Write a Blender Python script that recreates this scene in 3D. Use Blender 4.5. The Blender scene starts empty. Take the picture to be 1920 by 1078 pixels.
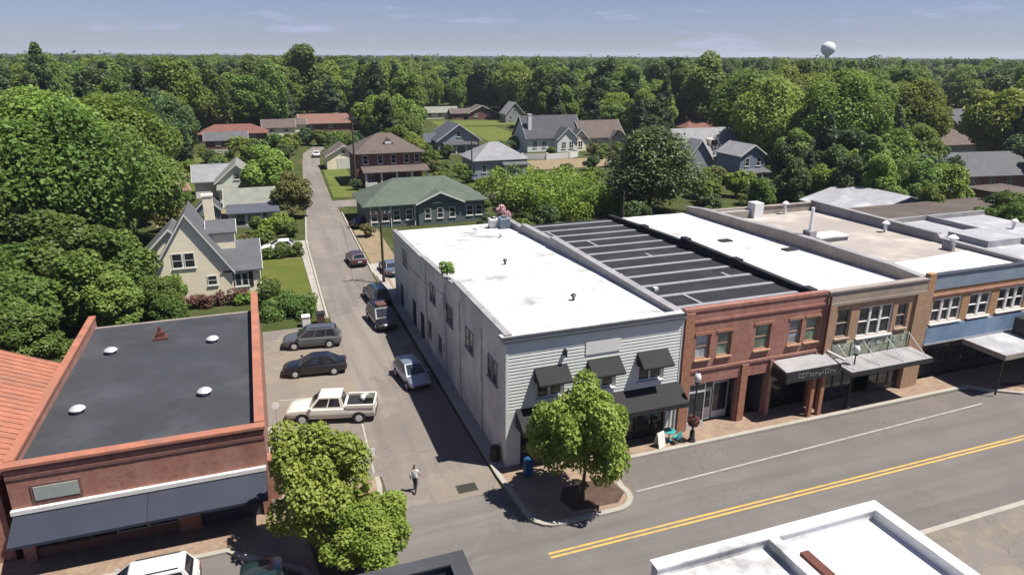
import bpy, bmesh, math, random
import numpy as np
from mathutils import Vector, Matrix, Euler
R = math.radians
random.seed(7)
sc = bpy.context.scene
COL = sc.collection

# ------------------------------------------------------------------ camera
FPX, CX, CY = 1300.0, 960.0, 539.0
PITCH, YAW, ROLL = math.atan((CY - 105.0) / FPX), R(20.2), R(0.3)
CAM = Vector((-11.89, -33.25, 23.0))
FW = Vector((math.sin(YAW) * math.cos(PITCH), math.cos(YAW) * math.cos(PITCH), -math.sin(PITCH)))
RT0 = Vector((math.cos(YAW), -math.sin(YAW), 0)); UP0 = RT0.cross(FW)
RT = RT0 * math.cos(ROLL) + UP0 * math.sin(ROLL); UP = -RT0 * math.sin(ROLL) + UP0 * math.cos(ROLL)
cd = bpy.data.cameras.new('camera'); co = bpy.data.objects.new('camera', cd); COL.objects.link(co)
cd.sensor_width = 36; cd.lens = FPX / 1920 * 36; cd.clip_start = 0.5; cd.clip_end = 20000
co.matrix_world = Matrix(((RT.x, UP.x, -FW.x, CAM.x), (RT.y, UP.y, -FW.y, CAM.y), (RT.z, UP.z, -FW.z, CAM.z), (0, 0, 0, 1)))
sc.camera = co
def proj(p):
    v = Vector(p) - CAM; z = v.dot(FW)
    if z < 1: return None
    return CX + FPX * v.dot(RT) / z, CY - FPX * v.dot(UP) / z

# ------------------------------------------------------------------ light
SUN = Vector((3.25, -2.2, 8.2)).normalized()
SUN_EL = math.asin(SUN.z)
w = bpy.data.worlds.new('World'); sc.world = w; w.use_nodes = True
wn, wl = w.node_tree.nodes, w.node_tree.links
sky = wn.new('ShaderNodeTexSky'); sky.sky_type = 'NISHITA'; sky.sun_disc = False
sky.sun_elevation = SUN_EL; sky.sun_rotation = math.atan2(SUN.x, SUN.y)
sky.altitude = 20; sky.air_density = 1.0; sky.dust_density = 0.2; sky.ozone_density = 4.0
bg = wn['Background']; bg.inputs['Strength'].default_value = 0.075
# thin, small fair-weather clouds: noise on the direction, the same all round
tc = wn.new('ShaderNodeTexCoord'); sep = wn.new('ShaderNodeSeparateXYZ'); wl.new(tc.outputs['Generated'], sep.inputs[0])
def wmath(op, a, b=None, clamp=False):
    n = wn.new('ShaderNodeMath'); n.operation = op; n.use_clamp = clamp
    for i, q in enumerate((a, b)):
        if q is None: continue
        if isinstance(q, (int, float)): n.inputs[i].default_value = q
        else: wl.new(q, n.inputs[i])
    return n.outputs[0]
zc = wmath('MAXIMUM', sep.outputs[2], 0.0)
cmb = wn.new('ShaderNodeCombineXYZ')
wl.new(sep.outputs[0], cmb.inputs[0]); wl.new(sep.outputs[1], cmb.inputs[1]); wl.new(wmath('MULTIPLY', sep.outputs[2], 5.5), cmb.inputs[2])
cn = wn.new('ShaderNodeTexNoise'); cn.inputs['Scale'].default_value = 9.0; cn.inputs['Detail'].default_value = 7; cn.inputs['Roughness'].default_value = 0.58
wl.new(cmb.outputs[0], cn.inputs['Vector'])
cr = wn.new('ShaderNodeValToRGB'); cr.color_ramp.elements[0].position = 0.57; cr.color_ramp.elements[1].position = 0.72
cr.color_ramp.elements[0].color = (0, 0, 0, 1); cr.color_ramp.elements[1].color = (.75, .75, .75, 1)
wl.new(cn.outputs['Fac'], cr.inputs[0])
hsv = wn.new('ShaderNodeHueSaturation'); hsv.inputs['Saturation'].default_value = 0.85; wl.new(sky.outputs[0], hsv.inputs['Color'])
mx = wn.new('ShaderNodeMixRGB'); wl.new(cr.outputs[0], mx.inputs[0]); wl.new(hsv.outputs[0], mx.inputs[1]); mx.inputs[2].default_value = (8.5, 8.7, 9.2, 1)
tn = wn.new('ShaderNodeMixRGB'); tn.blend_type = 'MULTIPLY'; tn.inputs[0].default_value = 1; tn.inputs[2].default_value = (.455, .475, .665, 1); wl.new(mx.outputs[0], tn.inputs[1]); wl.new(tn.outputs[0], bg.inputs['Color'])
sd = bpy.data.lights.new('sun', 'SUN'); sd.energy = 5.0; sd.angle = R(0.53); sd.color = (1, .95, .87)
so = bpy.data.objects.new('sun', sd); COL.objects.link(so); so.location = (40, -30, 90)
so.rotation_euler = (-SUN).to_track_quat('-Z', 'Y').to_euler()
vs = sc.view_settings; vs.view_transform = 'Standard'; vs.look = 'None'; vs.exposure = 0.85; vs.gamma = 1

# ------------------------------------------------------------------ materials
MATS = {}
def nodes(name):
    m = bpy.data.materials.new(name); m.use_nodes = True
    nt = m.node_tree; return m, nt.nodes, nt.links, nt.nodes['Principled BSDF']
def L(l, a, b): l.new(a, b)
def mixc(n, l, fac, a, b, mode='MIX'):
    x = n.new('ShaderNodeMix'); x.data_type = 'RGBA'; x.blend_type = mode
    for sock, q in ((x.inputs[0], fac), (x.inputs[6], a), (x.inputs[7], b)):
        if isinstance(q, (int, float)): sock.default_value = q
        elif isinstance(q, tuple): sock.default_value = q if len(q) == 4 else q + (1,)
        else: l.new(q, sock)
    return x.outputs[2]
def pos(n, l, sx=1, sy=1, sz=1, obj=False):
    if obj: g = n.new('ShaderNodeTexCoord'); o = g.outputs['Object']
    else: g = n.new('ShaderNodeNewGeometry'); o = g.outputs['Position']
    mp = n.new('ShaderNodeMapping'); mp.inputs['Scale'].default_value = (sx, sy, sz); l.new(o, mp.inputs[0]); return mp.outputs[0]
def noise(n, l, vec, scale, detail=4, rough=.6):
    t = n.new('ShaderNodeTexNoise'); t.inputs['Scale'].default_value = scale; t.inputs['Detail'].default_value = detail; t.inputs['Roughness'].default_value = rough
    l.new(vec, t.inputs['Vector']); return t.outputs['Fac']
def ramp(n, l, fac, p0, p1, c0=(0, 0, 0), c1=(1, 1, 1)):
    r = n.new('ShaderNodeValToRGB'); e = r.color_ramp.elements
    e[0].position = p0; e[1].position = p1; e[0].color = tuple(c0) + (1,); e[1].color = tuple(c1) + (1,); l.new(fac, r.inputs[0]); return r.outputs[0]
AS = .63
def asc(c): k = .82 if max(c) > .5 else AS; return tuple(x * k for x in c)
def sc3(c, k): return tuple(min(1, x * k) for x in c)
def plain(name, c, rough=.85, var=.18, scale=1.2, bump=0.0, metal=0, stain=None, stain_amt=.5, stain_scale=.25, streak=False, fine=8.0, spec=None, coat=0):
    m, n, l, b = nodes(name); c = asc(c); stain = asc(stain) if stain else None
    v = pos(n, l)
    a = noise(n, l, v, scale, 5)
    col = mixc(n, l, ramp(n, l, a, .3, .7), sc3(c, 1 - var), sc3(c, 1 + var))
    f = noise(n, l, v, fine, 3)
    col = mixc(n, l, ramp(n, l, f, .35, .75), col, mixc(n, l, .5, col, sc3(c, 1 - var * 1.2)))
    if stain:
        v2 = pos(n, l, 1, 1, .12) if streak else v
        s = noise(n, l, v2, stain_scale if not streak else 1.6, 6, .65)
        fac = ramp(n, l, s, .48, .68); mm = n.new('ShaderNodeMath'); mm.operation = 'MULTIPLY'; mm.inputs[1].default_value = stain_amt; l.new(fac, mm.inputs[0])
        col = mixc(n, l, mm.outputs[0], col, stain)
    l.new(col, b.inputs['Base Color']); b.inputs['Roughness'].default_value = rough; b.inputs['Metallic'].default_value = metal
    if spec is not None: b.inputs['Specular IOR Level'].default_value = spec
    if coat: b.inputs['Coat Weight'].default_value = coat; b.inputs['Coat Roughness'].default_value = .08
    if bump:
        bp = n.new('ShaderNodeBump'); bp.inputs['Strength'].default_value = bump; bp.inputs['Distance'].default_value = .03; l.new(f, bp.inputs['Height']); l.new(bp.outputs[0], b.inputs['Normal'])
    MATS[name] = m; return m
def brickm(name, c1, c2, mortar, stain=None, stain_amt=.4, bw=.22, bh=.075):
    m, n, l, b = nodes(name); kb = lambda c: tuple(x * .8 for x in c) if c else c; c1, c2, mortar, stain = kb(c1), kb(c2), kb(mortar), kb(stain)
    g = n.new('ShaderNodeNewGeometry'); s = n.new('ShaderNodeSeparateXYZ'); l.new(g.outputs['Position'], s.inputs[0])
    ad = n.new('ShaderNodeMath'); l.new(s.outputs[0], ad.inputs[0]); l.new(s.outputs[1], ad.inputs[1])
    cb = n.new('ShaderNodeCombineXYZ'); l.new(ad.outputs[0], cb.inputs[0]); l.new(s.outputs[2], cb.inputs[1])
    t = n.new('ShaderNodeTexBrick'); t.inputs['Scale'].default_value = 1; t.inputs['Brick Width'].default_value = bw; t.inputs['Row Height'].default_value = bh; t.inputs['Mortar Size'].default_value = .008
    t.inputs['Color1'].default_value = c1 + (1,); t.inputs['Color2'].default_value = c2 + (1,); t.inputs['Mortar'].default_value = mortar + (1,); l.new(cb.outputs[0], t.inputs['Vector'])
    v = pos(n, l)
    a = noise(n, l, v, .9, 6, .7); col = mixc(n, l, ramp(n, l, a, .35, .7), t.outputs['Color'], mixc(n, l, .6, t.outputs['Color'], sc3(c2, .62)))
    a3 = noise(n, l, v, 5.0, 3, .6); col = mixc(n, l, ramp(n, l, a3, .5, .75), col, mixc(n, l, .35, col, sc3(c1, 1.7)))
    a4 = noise(n, l, v, 2.2, 5, .75); col = mixc(n, l, ramp(n, l, a4, .42, .62), col, mixc(n, l, .45, col, mortar)); a5 = noise(n, l, v, 3.1, 4, .7); col = mixc(n, l, ramp(n, l, a5, .55, .68), col, mixc(n, l, .5, col, sc3(c2, .5)))
    if stain:
        a2 = noise(n, l, pos(n, l, 1, 1, .25), .8, 5, .6); k = n.new('ShaderNodeMath'); k.operation = 'MULTIPLY'; k.inputs[1].default_value = stain_amt
        l.new(ramp(n, l, a2, .5, .7), k.inputs[0]); col = mixc(n, l, k.outputs[0], col, stain)
    l.new(col, b.inputs['Base Color']); b.inputs['Roughness'].default_value = .9
    bp = n.new('ShaderNodeBump'); bp.inputs['Strength'].default_value = .4; bp.inputs['Distance'].default_value = .01; bp.invert = True; l.new(t.outputs['Fac'], bp.inputs['Height']); l.new(bp.outputs[0], b.inputs['Normal'])
    MATS[name] = m; return m
def rowsm(name, c, row=.2, dark=.6, rough=.85, var=.15, axis=2, strength=.35, scale=1.0):
    # horizontal courses (siding or shingle rows) with noise on top
    m, n, l, b = nodes(name); c = asc(c)
    g = n.new('ShaderNodeNewGeometry'); s = n.new('ShaderNodeSeparateXYZ'); l.new(g.outputs['Position'], s.inputs[0])
    d = n.new('ShaderNodeMath'); d.operation = 'DIVIDE'; d.inputs[1].default_value = row; l.new(s.outputs[axis], d.inputs[0])
    fr = n.new('ShaderNodeMath'); fr.operation = 'FRACT'; l.new(d.outputs[0], fr.inputs[0])
    v = pos(n, l); a = noise(n, l, v, scale, 5, .65)
    col = mixc(n, l, ramp(n, l, a, .3, .7), sc3(c, 1 - var), sc3(c, 1 + var))
    f = noise(n, l, v, 7, 3); col = mixc(n, l, ramp(n, l, f, .4, .7), col, mixc(n, l, .5, col, sc3(c, 1 - 1.3 * var)))
    edge = ramp(n, l, fr.outputs[0], .0, .16, (1, 1, 1), (0, 0, 0)); k = n.new('ShaderNodeMath'); k.operation = 'MULTIPLY'; k.inputs[1].default_value = strength; l.new(edge, k.inputs[0])
    col = mixc(n, l, k.outputs[0], col, sc3(c, dark))
    l.new(col, b.inputs['Base Color']); b.inputs['Roughness'].default_value = rough
    bp = n.new('ShaderNodeBump'); bp.inputs['Strength'].default_value = .5; bp.inputs['Distance'].default_value = .02; l.new(fr.outputs[0], bp.inputs['Height']); l.new(bp.outputs[0], b.inputs['Normal'])
    MATS[name] = m; return m
def asphaltm(name, c, patch, crack=.5, cs=.35, warm=None, grain=None):
    m, n, l, b = nodes(name); v = pos(n, l); c = asc(c); patch = asc(patch); warm = asc(warm) if warm else None
    a = noise(n, l, v, .22, 6, .65); col = mixc(n, l, ramp(n, l, a, .3, .72), sc3(c, .86), sc3(c, 1.12))
    p = n.new('ShaderNodeTexVoronoi'); p.inputs['Scale'].default_value = .09; p.feature = 'F1'
    nz = n.new('ShaderNodeTexNoise'); nz.inputs['Scale'].default_value = .5; nz.inputs['Detail'].default_value = 4; l.new(v, nz.inputs['Vector'])
    wv = n.new('ShaderNodeMix'); wv.data_type = 'VECTOR'; wv.inputs[0].default_value = .45; l.new(v, wv.inputs[4]); 
    sca = n.new('ShaderNodeVectorMath'); sca.operation = 'SCALE'; sca.inputs['Scale'].default_value = 6; l.new(nz.outputs['Color'], sca.inputs[0]); 
    addv = n.new('ShaderNodeVectorMath'); l.new(v, addv.inputs[0]); l.new(sca.outputs[0], addv.inputs[1]); 
    l.new(addv.outputs[0], p.inputs['Vector'])
    pf = n.new('ShaderNodeSeparateColor'); l.new(p.outputs['Color'], pf.inputs[0])
    col = mixc(n, l, ramp(n, l, pf.outputs[0], .45, .8), col, mixc(n, l, .55, col, patch))
    if warm:
        ws = noise(n, l, v, .6, 6, .7); col = mixc(n, l, ramp(n, l, ws, .5, .68), col, mixc(n, l, .6, col, warm))
    if grain:      # lengthwise wear
        gs = noise(n, l, pos(n, l, *grain), 1.0, 4, .6); col = mixc(n, l, ramp(n, l, gs, .42, .62), col, mixc(n, l, .5, col, sc3(c, .68)))
    e = n.new('ShaderNodeTexVoronoi'); e.feature = 'DISTANCE_TO_EDGE'; e.inputs['Scale'].default_value = cs; l.new(addv.outputs[0], e.inputs['Vector'])
    ck = ramp(n, l, e.outputs['Distance'], .006, .022, (1, 1, 1), (0, 0, 0)); k = n.new('ShaderNodeMath'); k.operation = 'MULTIPLY'; k.inputs[1].default_value = crack
    gate = ramp(n, l, noise(n, l, v, .12, 3), .45, .6); k2 = n.new('ShaderNodeMath'); k2.operation = 'MULTIPLY'; l.new(ck, k2.inputs[0]); l.new(gate, k2.inputs[1]); l.new(k2.outputs[0], k.inputs[0])
    col = mixc(n, l, k.outputs[0], col, sc3(c, .45))
    f = noise(n, l, v, 14, 3, .7); col = mixc(n, l, ramp(n, l, f, .35, .75), sc3(c, .8), col) if False else mixc(n, l, ramp(n, l, f, .4, .7), col, mixc(n, l, .35, col, sc3(c, .7)))
    l.new(col, b.inputs['Base Color']); b.inputs['Roughness'].default_value = .92; b.inputs['Specular IOR Level'].default_value = .3
    bp = n.new('ShaderNodeBump'); bp.inputs['Strength'].default_value = .25; bp.inputs['Distance'].default_value = .01; l.new(f, bp.inputs['Height']); l.new(bp.outputs[0], b.inputs['Normal'])
    MATS[name] = m; return m
def grassm(name, c1, c2, dirt, dirt_amt=.5):
    m, n, l, b = nodes(name); v = pos(n, l); c1, c2, dirt = (tuple(x * .8 for x in q) for q in (c1, c2, dirt))
    a = noise(n, l, v, .35, 6, .7); col = mixc(n, l, ramp(n, l, a, .32, .68), c1, c2)
    d = noise(n, l, v, .16, 6, .7); k = n.new('ShaderNodeMath'); k.operation = 'MULTIPLY'; k.inputs[1].default_value = dirt_amt; l.new(ramp(n, l, d, .52, .66), k.inputs[0]); col = mixc(n, l, k.outputs[0], col, dirt)
    f = noise(n, l, v, 5, 4, .75); col = mixc(n, l, ramp(n, l, f, .4, .7), col, mixc(n, l, .55, col, sc3(c1, .5)))
    l.new(col, b.inputs['Base Color']); b.inputs['Roughness'].default_value = 1; b.inputs['Specular IOR Level'].default_value = .1
    bp = n.new('ShaderNodeBump'); bp.inputs['Strength'].default_value = .6; bp.inputs['Distance'].default_value = .08; l.new(f, bp.inputs['Height']); l.new(bp.outputs[0], b.inputs['Normal'])
    MATS[name] = m; return m
def leafm(name, c, c2, spread=.35, trans=.25, rough=.55):
    m, n, l, b = nodes(name)
    at = n.new('ShaderNodeAttribute'); at.attribute_name = 'tint'; oi = n.new('ShaderNodeObjectInfo')
    col = mixc(n, l, at.outputs['Fac'], c, c2)
    h = n.new('ShaderNodeHueSaturation'); l.new(col, h.inputs['Color'])
    vm = n.new('ShaderNodeMapRange'); vm.inputs['To Min'].default_value = 1 - spread; vm.inputs['To Max'].default_value = 1 + spread; l.new(oi.outputs['Random'], vm.inputs['Value']); l.new(vm.outputs[0], h.inputs['Value'])
    hm = n.new('ShaderNodeMath'); hm.operation = 'MULTIPLY'; hm.inputs[1].default_value = 7.31; l.new(oi.outputs['Random'], hm.inputs[0]); hf = n.new('ShaderNodeMath'); hf.operation = 'FRACT'; l.new(hm.outputs[0], hf.inputs[0])
    hr = n.new('ShaderNodeMapRange'); hr.inputs['To Min'].default_value = .49; hr.inputs['To Max'].default_value = .53; l.new(hf.outputs[0], hr.inputs['Value']); l.new(hr.outputs[0], h.inputs['Hue'])
    l.new(h.outputs[0], b.inputs['Base Color']); b.inputs['Roughness'].default_value = rough; b.inputs['Specular IOR Level'].default_value = .25
    t = n.new('ShaderNodeBsdfTranslucent'); tcx = n.new('ShaderNodeHueSaturation'); tcx.inputs['Value'].default_value = 1.3; tcx.inputs['Hue'].default_value = .485; l.new(h.outputs[0], tcx.inputs['Color']); l.new(tcx.outputs[0], t.inputs['Color'])
    ms = n.new('ShaderNodeMixShader'); ms.inputs[0].default_value = trans; l.new(b.outputs[0], ms.inputs[1]); l.new(t.outputs[0], ms.inputs[2]); l.new(ms.outputs[0], n['Material Output'].inputs[0])
    MATS[name] = m; return m
def glassm(name, c, rough=.08):
    m, n, l, b = nodes(name)
    col = mixc(n, l, ramp(n, l, noise(n, l, pos(n, l), 1.3, 3), .4, .65), c, sc3(c, 2.2))
    l.new(col, b.inputs['Base Color']); b.inputs['Roughness'].default_value = rough; b.inputs['Specular IOR Level'].default_value = .6
    MATS[name] = m; return m

asphaltm('asphalt_main', (.212, .195, .182), (.29, .265, .24), .32, .3, (.19, .175, .165), (.05, 1.0, 1))
asphaltm('asphalt_side', (.26, .228, .205), (.36, .32, .28), .45, .45, (.35, .3, .24), (1.0, .06, 1))
asphaltm('asphalt_lot', (.25, .22, .195), (.33, .28, .22), .7, .5, (.38, .31, .2))
asphaltm('asphalt_edge', (.2, .175, .16), (.23, .195, .175), .5, .55, (.17, .15, .14))
plain('concrete', (.46, .43, .37), .9, .14, .8, .15, stain=(.3, .27, .23), stain_amt=.5, stain_scale=.7)
plain('concrete_white', (.47, .44, .38), .9, .12, .8, .1, stain=(.4, .37, .32), stain_amt=.5, stain_scale=.9)
brickm('paver', (.31, .215, .15), (.26, .17, .12), (.26, .2, .15), (.38, .29, .18), .6, .2, .1)
plain('paver_red', (.42, .22, .17), .9, .2, 2, .2)
plain('mulch', (.115, .07, .05), 1, .35, 3, .8)
plain('paint_white', (.49, .47, .44), .8, .12, 3, stain=(.27, .25, .24), stain_amt=.85, stain_scale=2.2)
plain('paint_yellow', (.62, .36, .075), .8, .12, 3, stain=(.34, .27, .18), stain_amt=.85, stain_scale=1.6)
grassm('ground', (.045, .062, .018), (.085, .1, .03), (.16, .13, .085), .7)
grassm('lawn', (.085, .115, .022), (.14, .15, .035), (.22, .18, .07), .7)
grassm('lawn_far', (.1, .14, .03), (.15, .17, .045), (.24, .2, .09), .6)
plain('dirt', (.33, .25, .15), 1, .2, .8, .4, stain=(.2, .19, .08), stain_amt=.7, stain_scale=.5)
plain('roof_white', (.72, .72, .72), .6, .03, .6, stain=(.3, .3, .3), stain_amt=.85, stain_scale=.35, fine=3)
plain('roof_white_dirty', (.74, .73, .71), .7, .06, .7, stain=(.4, .38, .35), stain_amt=.85, stain_scale=.6, fine=4)
plain('roof_tan', (.44, .39, .35), .85, .1, .25, .2, stain=(.62, .58, .52), stain_amt=.7, stain_scale=.14)
plain('roof_gray', (.42, .42, .45), .8, .12, .4, stain=(.6, .6, .62), stain_amt=.6, stain_scale=.3)
plain('roof_black', (.022, .022, .026), .75, .25, 1.2, .3, stain=(.06, .06, .065), stain_amt=.5, stain_scale=.5, spec=.35)
plain('roof_strip', (.36, .355, .38), .7, .15, 2)
plain('roof_dark', (.055, .06, .068), .7, .22, .35, .15, stain=(.1, .1, .115), stain_amt=.7, stain_scale=.22, spec=.4)
plain('roof_brown', (.11, .085, .07), .9, .25, .4, .3, stain=(.16, .14, .1), stain_amt=.7, stain_scale=.15)
plain('flash_gray', (.4, .39, .4), .65, .15, .8, .1, stain=(.22, .21, .21), stain_amt=.6, stain_scale=.6)
plain('flash_tan', (.42, .36, .32), .8, .15, .8, .1, stain=(.25, .22, .2), stain_amt=.6, stain_scale=.6)
plain('coping_orange', (.49, .19, .115), .8, .2, 1.2, .15, stain=(.3, .16, .12), stain_amt=.7, stain_scale=.7)
plain('siding_white', (.66, .67, .63), .75, .07, 1.5, stain=(.55, .57, .54), stain_amt=.45, streak=True)
rowsm('siding_side', (.71, .74, .66), .19, .6, .85, .3, 2, .45, .45)
plain('trim_white', (.7, .69, .66), .6, .06, 2)
plain('trim_gray', (.4, .4, .4), .6, .1, 2)
plain('trim_dark', (.03, .03, .033), .5, .15, 2)
plain('awning_black', (.016, .016, .019), .85, .2, 2, .2)
plain('awning_navy', (.02, .027, .055), .75, .25, .5, .1, stain=(.036, .042, .075), stain_amt=.6, stain_scale=.3)
plain('wall_navy', (.05, .06, .09), .8, .2, 1)
plain('blue_panel', (.2, .31, .48), .7, .2, .8, stain=(.34, .42, .5), stain_amt=.6, stain_scale=.5)
plain('blue_panel_light', (.25, .32, .42), .7, .12, .8, stain=(.42, .45, .5), stain_amt=.5, stain_scale=.5)
brickm('brick_red', (.37, .14, .10), (.30, .105, .08), (.36, .23, .18), (.46, .27, .21), .5)
brickm('brick_orange', (.42, .17, .09), (.36, .13, .07), (.35, .22, .15))
brickm('brick_tan', (.47, .28, .155), (.4, .225, .12), (.34, .25, .18), (.26, .2, .15), .5)
brickm('brick_gold', (.5, .25, .1), (.41, .2, .08), (.36, .25, .15), (.3, .17, .09), .4)
brickm('brick_house', (.2, .075, .06), (.16, .06, .05), (.2, .13, .11))
plain('stone_gray', (.43, .35, .27), .85, .12, .6, .2, stain=(.24, .21, .19), stain_amt=.6, stain_scale=.5)
plain('transom_green', (.33, .36, .24), .7, .2, 1.6, stain=(.55, .53, .4), stain_amt=.7, stain_scale=1.2)
glassm('glass', (.014, .016, .019)); glassm('glass_green', (.09, .12, .09), .25); glassm('glass_gray', (.16, .17, .19), .3)
glassm('car_glass', (.012, .014, .018), .05)
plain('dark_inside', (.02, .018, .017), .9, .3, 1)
plain('wood_pole', (.085, .06, .042), .9, .25, 2, .3)
plain('metal_dark', (.02, .02, .022), .45, .15, 3)
plain('metal_light', (.62, .62, .63), .45, .1, 2, metal=.3)
plain('metal_white', (.78, .78, .77), .5, .06, 2)
plain('grate', (.09, .08, .055), .85, .3, 3)
plain('worn_letter', (.26, .26, .28), .8, .3, 3)
plain('rust', (.16, .05, .035), .85, .3, 3)
plain('red_paint', (.4, .05, .035), .5, .2, 3)
plain('teal', (.05, .42, .42), .5, .15, 3)
plain('blue_paint', (.02, .12, .3), .5, .15, 3)
plain('rubber', (.017, .017, .018), .85, .2, 4)
plain('bark', (.095, .07, .05), .95, .3, 5, .6)
plain('sign_pale', (.42, .47, .42), .6, .1, 1.5)
plain('wire', (.03, .03, .03), .6, .1, 2)
def paint(name, c, rough=.3, metal=.0): return plain(name, c, rough, .04, .8, 0, metal, coat=.7, spec=.5)
paint('car_gray', (.17, .18, .2), .35, .4); paint('car_black', (.009, .009, .011)); paint('car_white', (.74, .74, .72)); paint('car_cream', (.68, .65, .57), .4)
paint('car_silver', (.38, .43, .5), .3, .5); paint('car_maroon', (.07, .03, .035)); paint('car_brown', (.2, .09, .05)); paint('car_teal', (.02, .045, .05)); paint('car_blue', (.2, .25, .33), .3, .4)
plain('lamp_red', (.35, .02, .02), .3, .1, 3); plain('lamp_clear', (.75, .75, .72), .2, .05, 3)
for nm, c in dict(sh_gray=(.13, .135, .15), sh_dark=(.085, .085, .1), sh_brown=(.15, .115, .1), sh_light=(.33, .33, .35), sh_blue=(.095, .105, .14), sh_red=(.23, .095, .075), sh_rust=(.26, .14, .105), sh_green=(.115, .15, .115), sh_pale=(.28, .29, .25)).items():
    rowsm(nm, c, .14, .75, .9, .2, 2, .3, .7)
for nm, c in dict(sd_cream=(.98, .87, .66), sd_white=(.78, .79, .77), sd_blue=(.26, .32, .42), sd_pink=(.5, .43, .43), sd_green=(.15, .2, .2), sd_yellow=(.62, .5, .25), sd_palegreen=(.7, .77, .66), sd_gray=(.4, .42, .46)).items():
    rowsm(nm, c, .2, .7, .8, .08, 2, .3, .8)
leafm('leaf_street', (.14, .2, .026), (.33, .385, .09), .05, .42)
leafm('leaf_mid', (.08, .125, .022), (.17, .225, .05), .28, .36)
leafm('leaf_light', (.12, .175, .024), (.215, .275, .055), .2, .36)
leafm('leaf_dark', (.048, .08, .026), (.1, .14, .046), .28, .3)
leafm('leaf_gloss', (.045, .075, .024), (.15, .175, .06), .1, .2, .45)
leafm('leaf_olive', (.1, .095, .03), (.17, .155, .055), .15, .22)
leafm('leaf_pine', (.038, .062, .026), (.075, .1, .042), .25, .12)
leafm('leaf_hedge', (.1, .17, .018), (.18, .27, .035), .1, .22)
leafm('leaf_deep', (.075, .12, .022), (.15, .2, .045), .2, .34)  # slightly deeper green than the mid leaf, for shrubs, hedges and low trees
leafm('leaf_red', (.09, .03, .035), (.14, .055, .05), .1, .15)
leafm('leaf_pink', (.5, .3, .36), (.65, .45, .5), .05, .2)
leafm('leaf_white', (.5, .48, .42), (.3, .3, .22), .1, .2)

# ------------------------------------------------------------------ mesh helpers
def idT(x, y, z): return (x, y, z)
class MB:
    def __init__(s): s.v = []; s.f = []
    def add(s, v, f):
        o = len(s.v); s.v += [tuple(p) for p in v]; s.f += [tuple(i + o for i in q) for q in f]; return s
    def hexa(s, p): return s.add(p, [(0, 3, 2, 1), (4, 5, 6, 7), (0, 1, 5, 4), (1, 2, 6, 5), (2, 3, 7, 6), (3, 0, 4, 7)])
    def box(s, x0, x1, y0, y1, z0, z1, T=idT):
        return s.hexa([T(x0, y0, z0), T(x1, y0, z0), T(x1, y1, z0), T(x0, y1, z0), T(x0, y0, z1), T(x1, y0, z1), T(x1, y1, z1), T(x0, y1, z1)])
    def prism(s, poly, z0, z1):
        n = len(poly); v = [(x, y, z0) for x, y in poly] + [(x, y, z1) for x, y in poly]
        return s.add(v, [tuple(range(n - 1, -1, -1)), tuple(range(n, 2 * n))] + [(i, (i + 1) % n, n + (i + 1) % n, n + i) for i in range(n)])
    def extr(s, prof, y0, y1, T=idT):        # profile (x,z) extruded along y
        n = len(prof); v = [T(x, y0, z) for x, z in prof] + [T(x, y1, z) for x, z in prof]
        return s.add(v, [tuple(range(n)), tuple(range(2 * n - 1, n - 1, -1))] + [(i, n + i, n + (i + 1) % n, (i + 1) % n) for i in range(n)])
    def cyl(s, p0, p1, r0, r1=None, n=10):
        r1 = r0 if r1 is None else r1; p0, p1 = Vector(p0), Vector(p1); d = (p1 - p0).normalized()
        a = d.orthogonal().normalized(); b = d.cross(a); v = []
        for p, r in ((p0, r0), (p1, r1)):
            for i in range(n): t = 2 * math.pi * i / n; v.append(p + a * r * math.cos(t) + b * r * math.sin(t))
        return s.add(v, [tuple(range(n - 1, -1, -1)), tuple(range(n, 2 * n))] + [(i, (i + 1) % n, n + (i + 1) % n, n + i) for i in range(n)])
    def tube(s, pts, r, n=6):
        for a, b in zip(pts[:-1], pts[1:]): s.cyl(a, b, r, r, n)
        return s
    def lathe(s, prof, c=(0, 0, 0), n=14):
        v = []; m = len(prof)
        for i in range(n):
            t = 2 * math.pi * i / n
            for r, z in prof: v.append((c[0] + r * math.cos(t), c[1] + r * math.sin(t), c[2] + z))
        f = []
        for i in range(n):
            j = (i + 1) % n
            for k in range(m - 1): f.append((i * m + k, j * m + k, j * m + k + 1, i * m + k + 1))
        f.append(tuple(i * m for i in range(n))[::-1]); f.append(tuple(i * m + m - 1 for i in range(n)))
        return s.add(v, f)
    def mesh(s, name, mat, smooth=None):
        me = bpy.data.meshes.new(name); me.from_pydata(s.v, [], s.f)
        bm = bmesh.new(); bm.from_mesh(me); bmesh.ops.recalc_face_normals(bm, faces=bm.faces); bm.to_mesh(me); bm.free()
        if mat: me.materials.append(MATS[mat])
        if smooth:
            me.polygons.foreach_set('use_smooth', [True] * len(me.polygons)); me.set_sharp_from_angle(angle=R(smooth))
        return me
    def build(s, name, mat, parent=None, smooth=None, bevel=0):
        o = bpy.data.objects.new(name, s.mesh(name, mat, smooth)); COL.objects.link(o)
        if parent: o.parent = parent
        if bevel:
            b = o.modifiers.new('bevel', 'BEVEL'); b.width = bevel; b.segments = 2; b.limit_method = 'ANGLE'; b.angle_limit = R(40)
        return o
def tag(o, label=None, cat=None, group=None, kind=None):
    if label: o['label'] = label
    if cat: o['category'] = cat
    if group: o['group'] = group
    if kind: o['kind'] = kind
    return o
def thing(name, label, cat, loc=(0, 0, 0), rz=0, group=None, scale=1):
    o = bpy.data.objects.new(name, None); COL.objects.link(o); o.empty_display_size = .3
    o.location = loc; o.rotation_euler = (0, 0, rz); o.scale = (scale,) * 3 if not isinstance(scale, tuple) else scale
    return tag(o, label, cat, group)
def struct(name, mb, mat, **k): return tag(mb.build(name, mat, **k), kind='structure')
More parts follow.
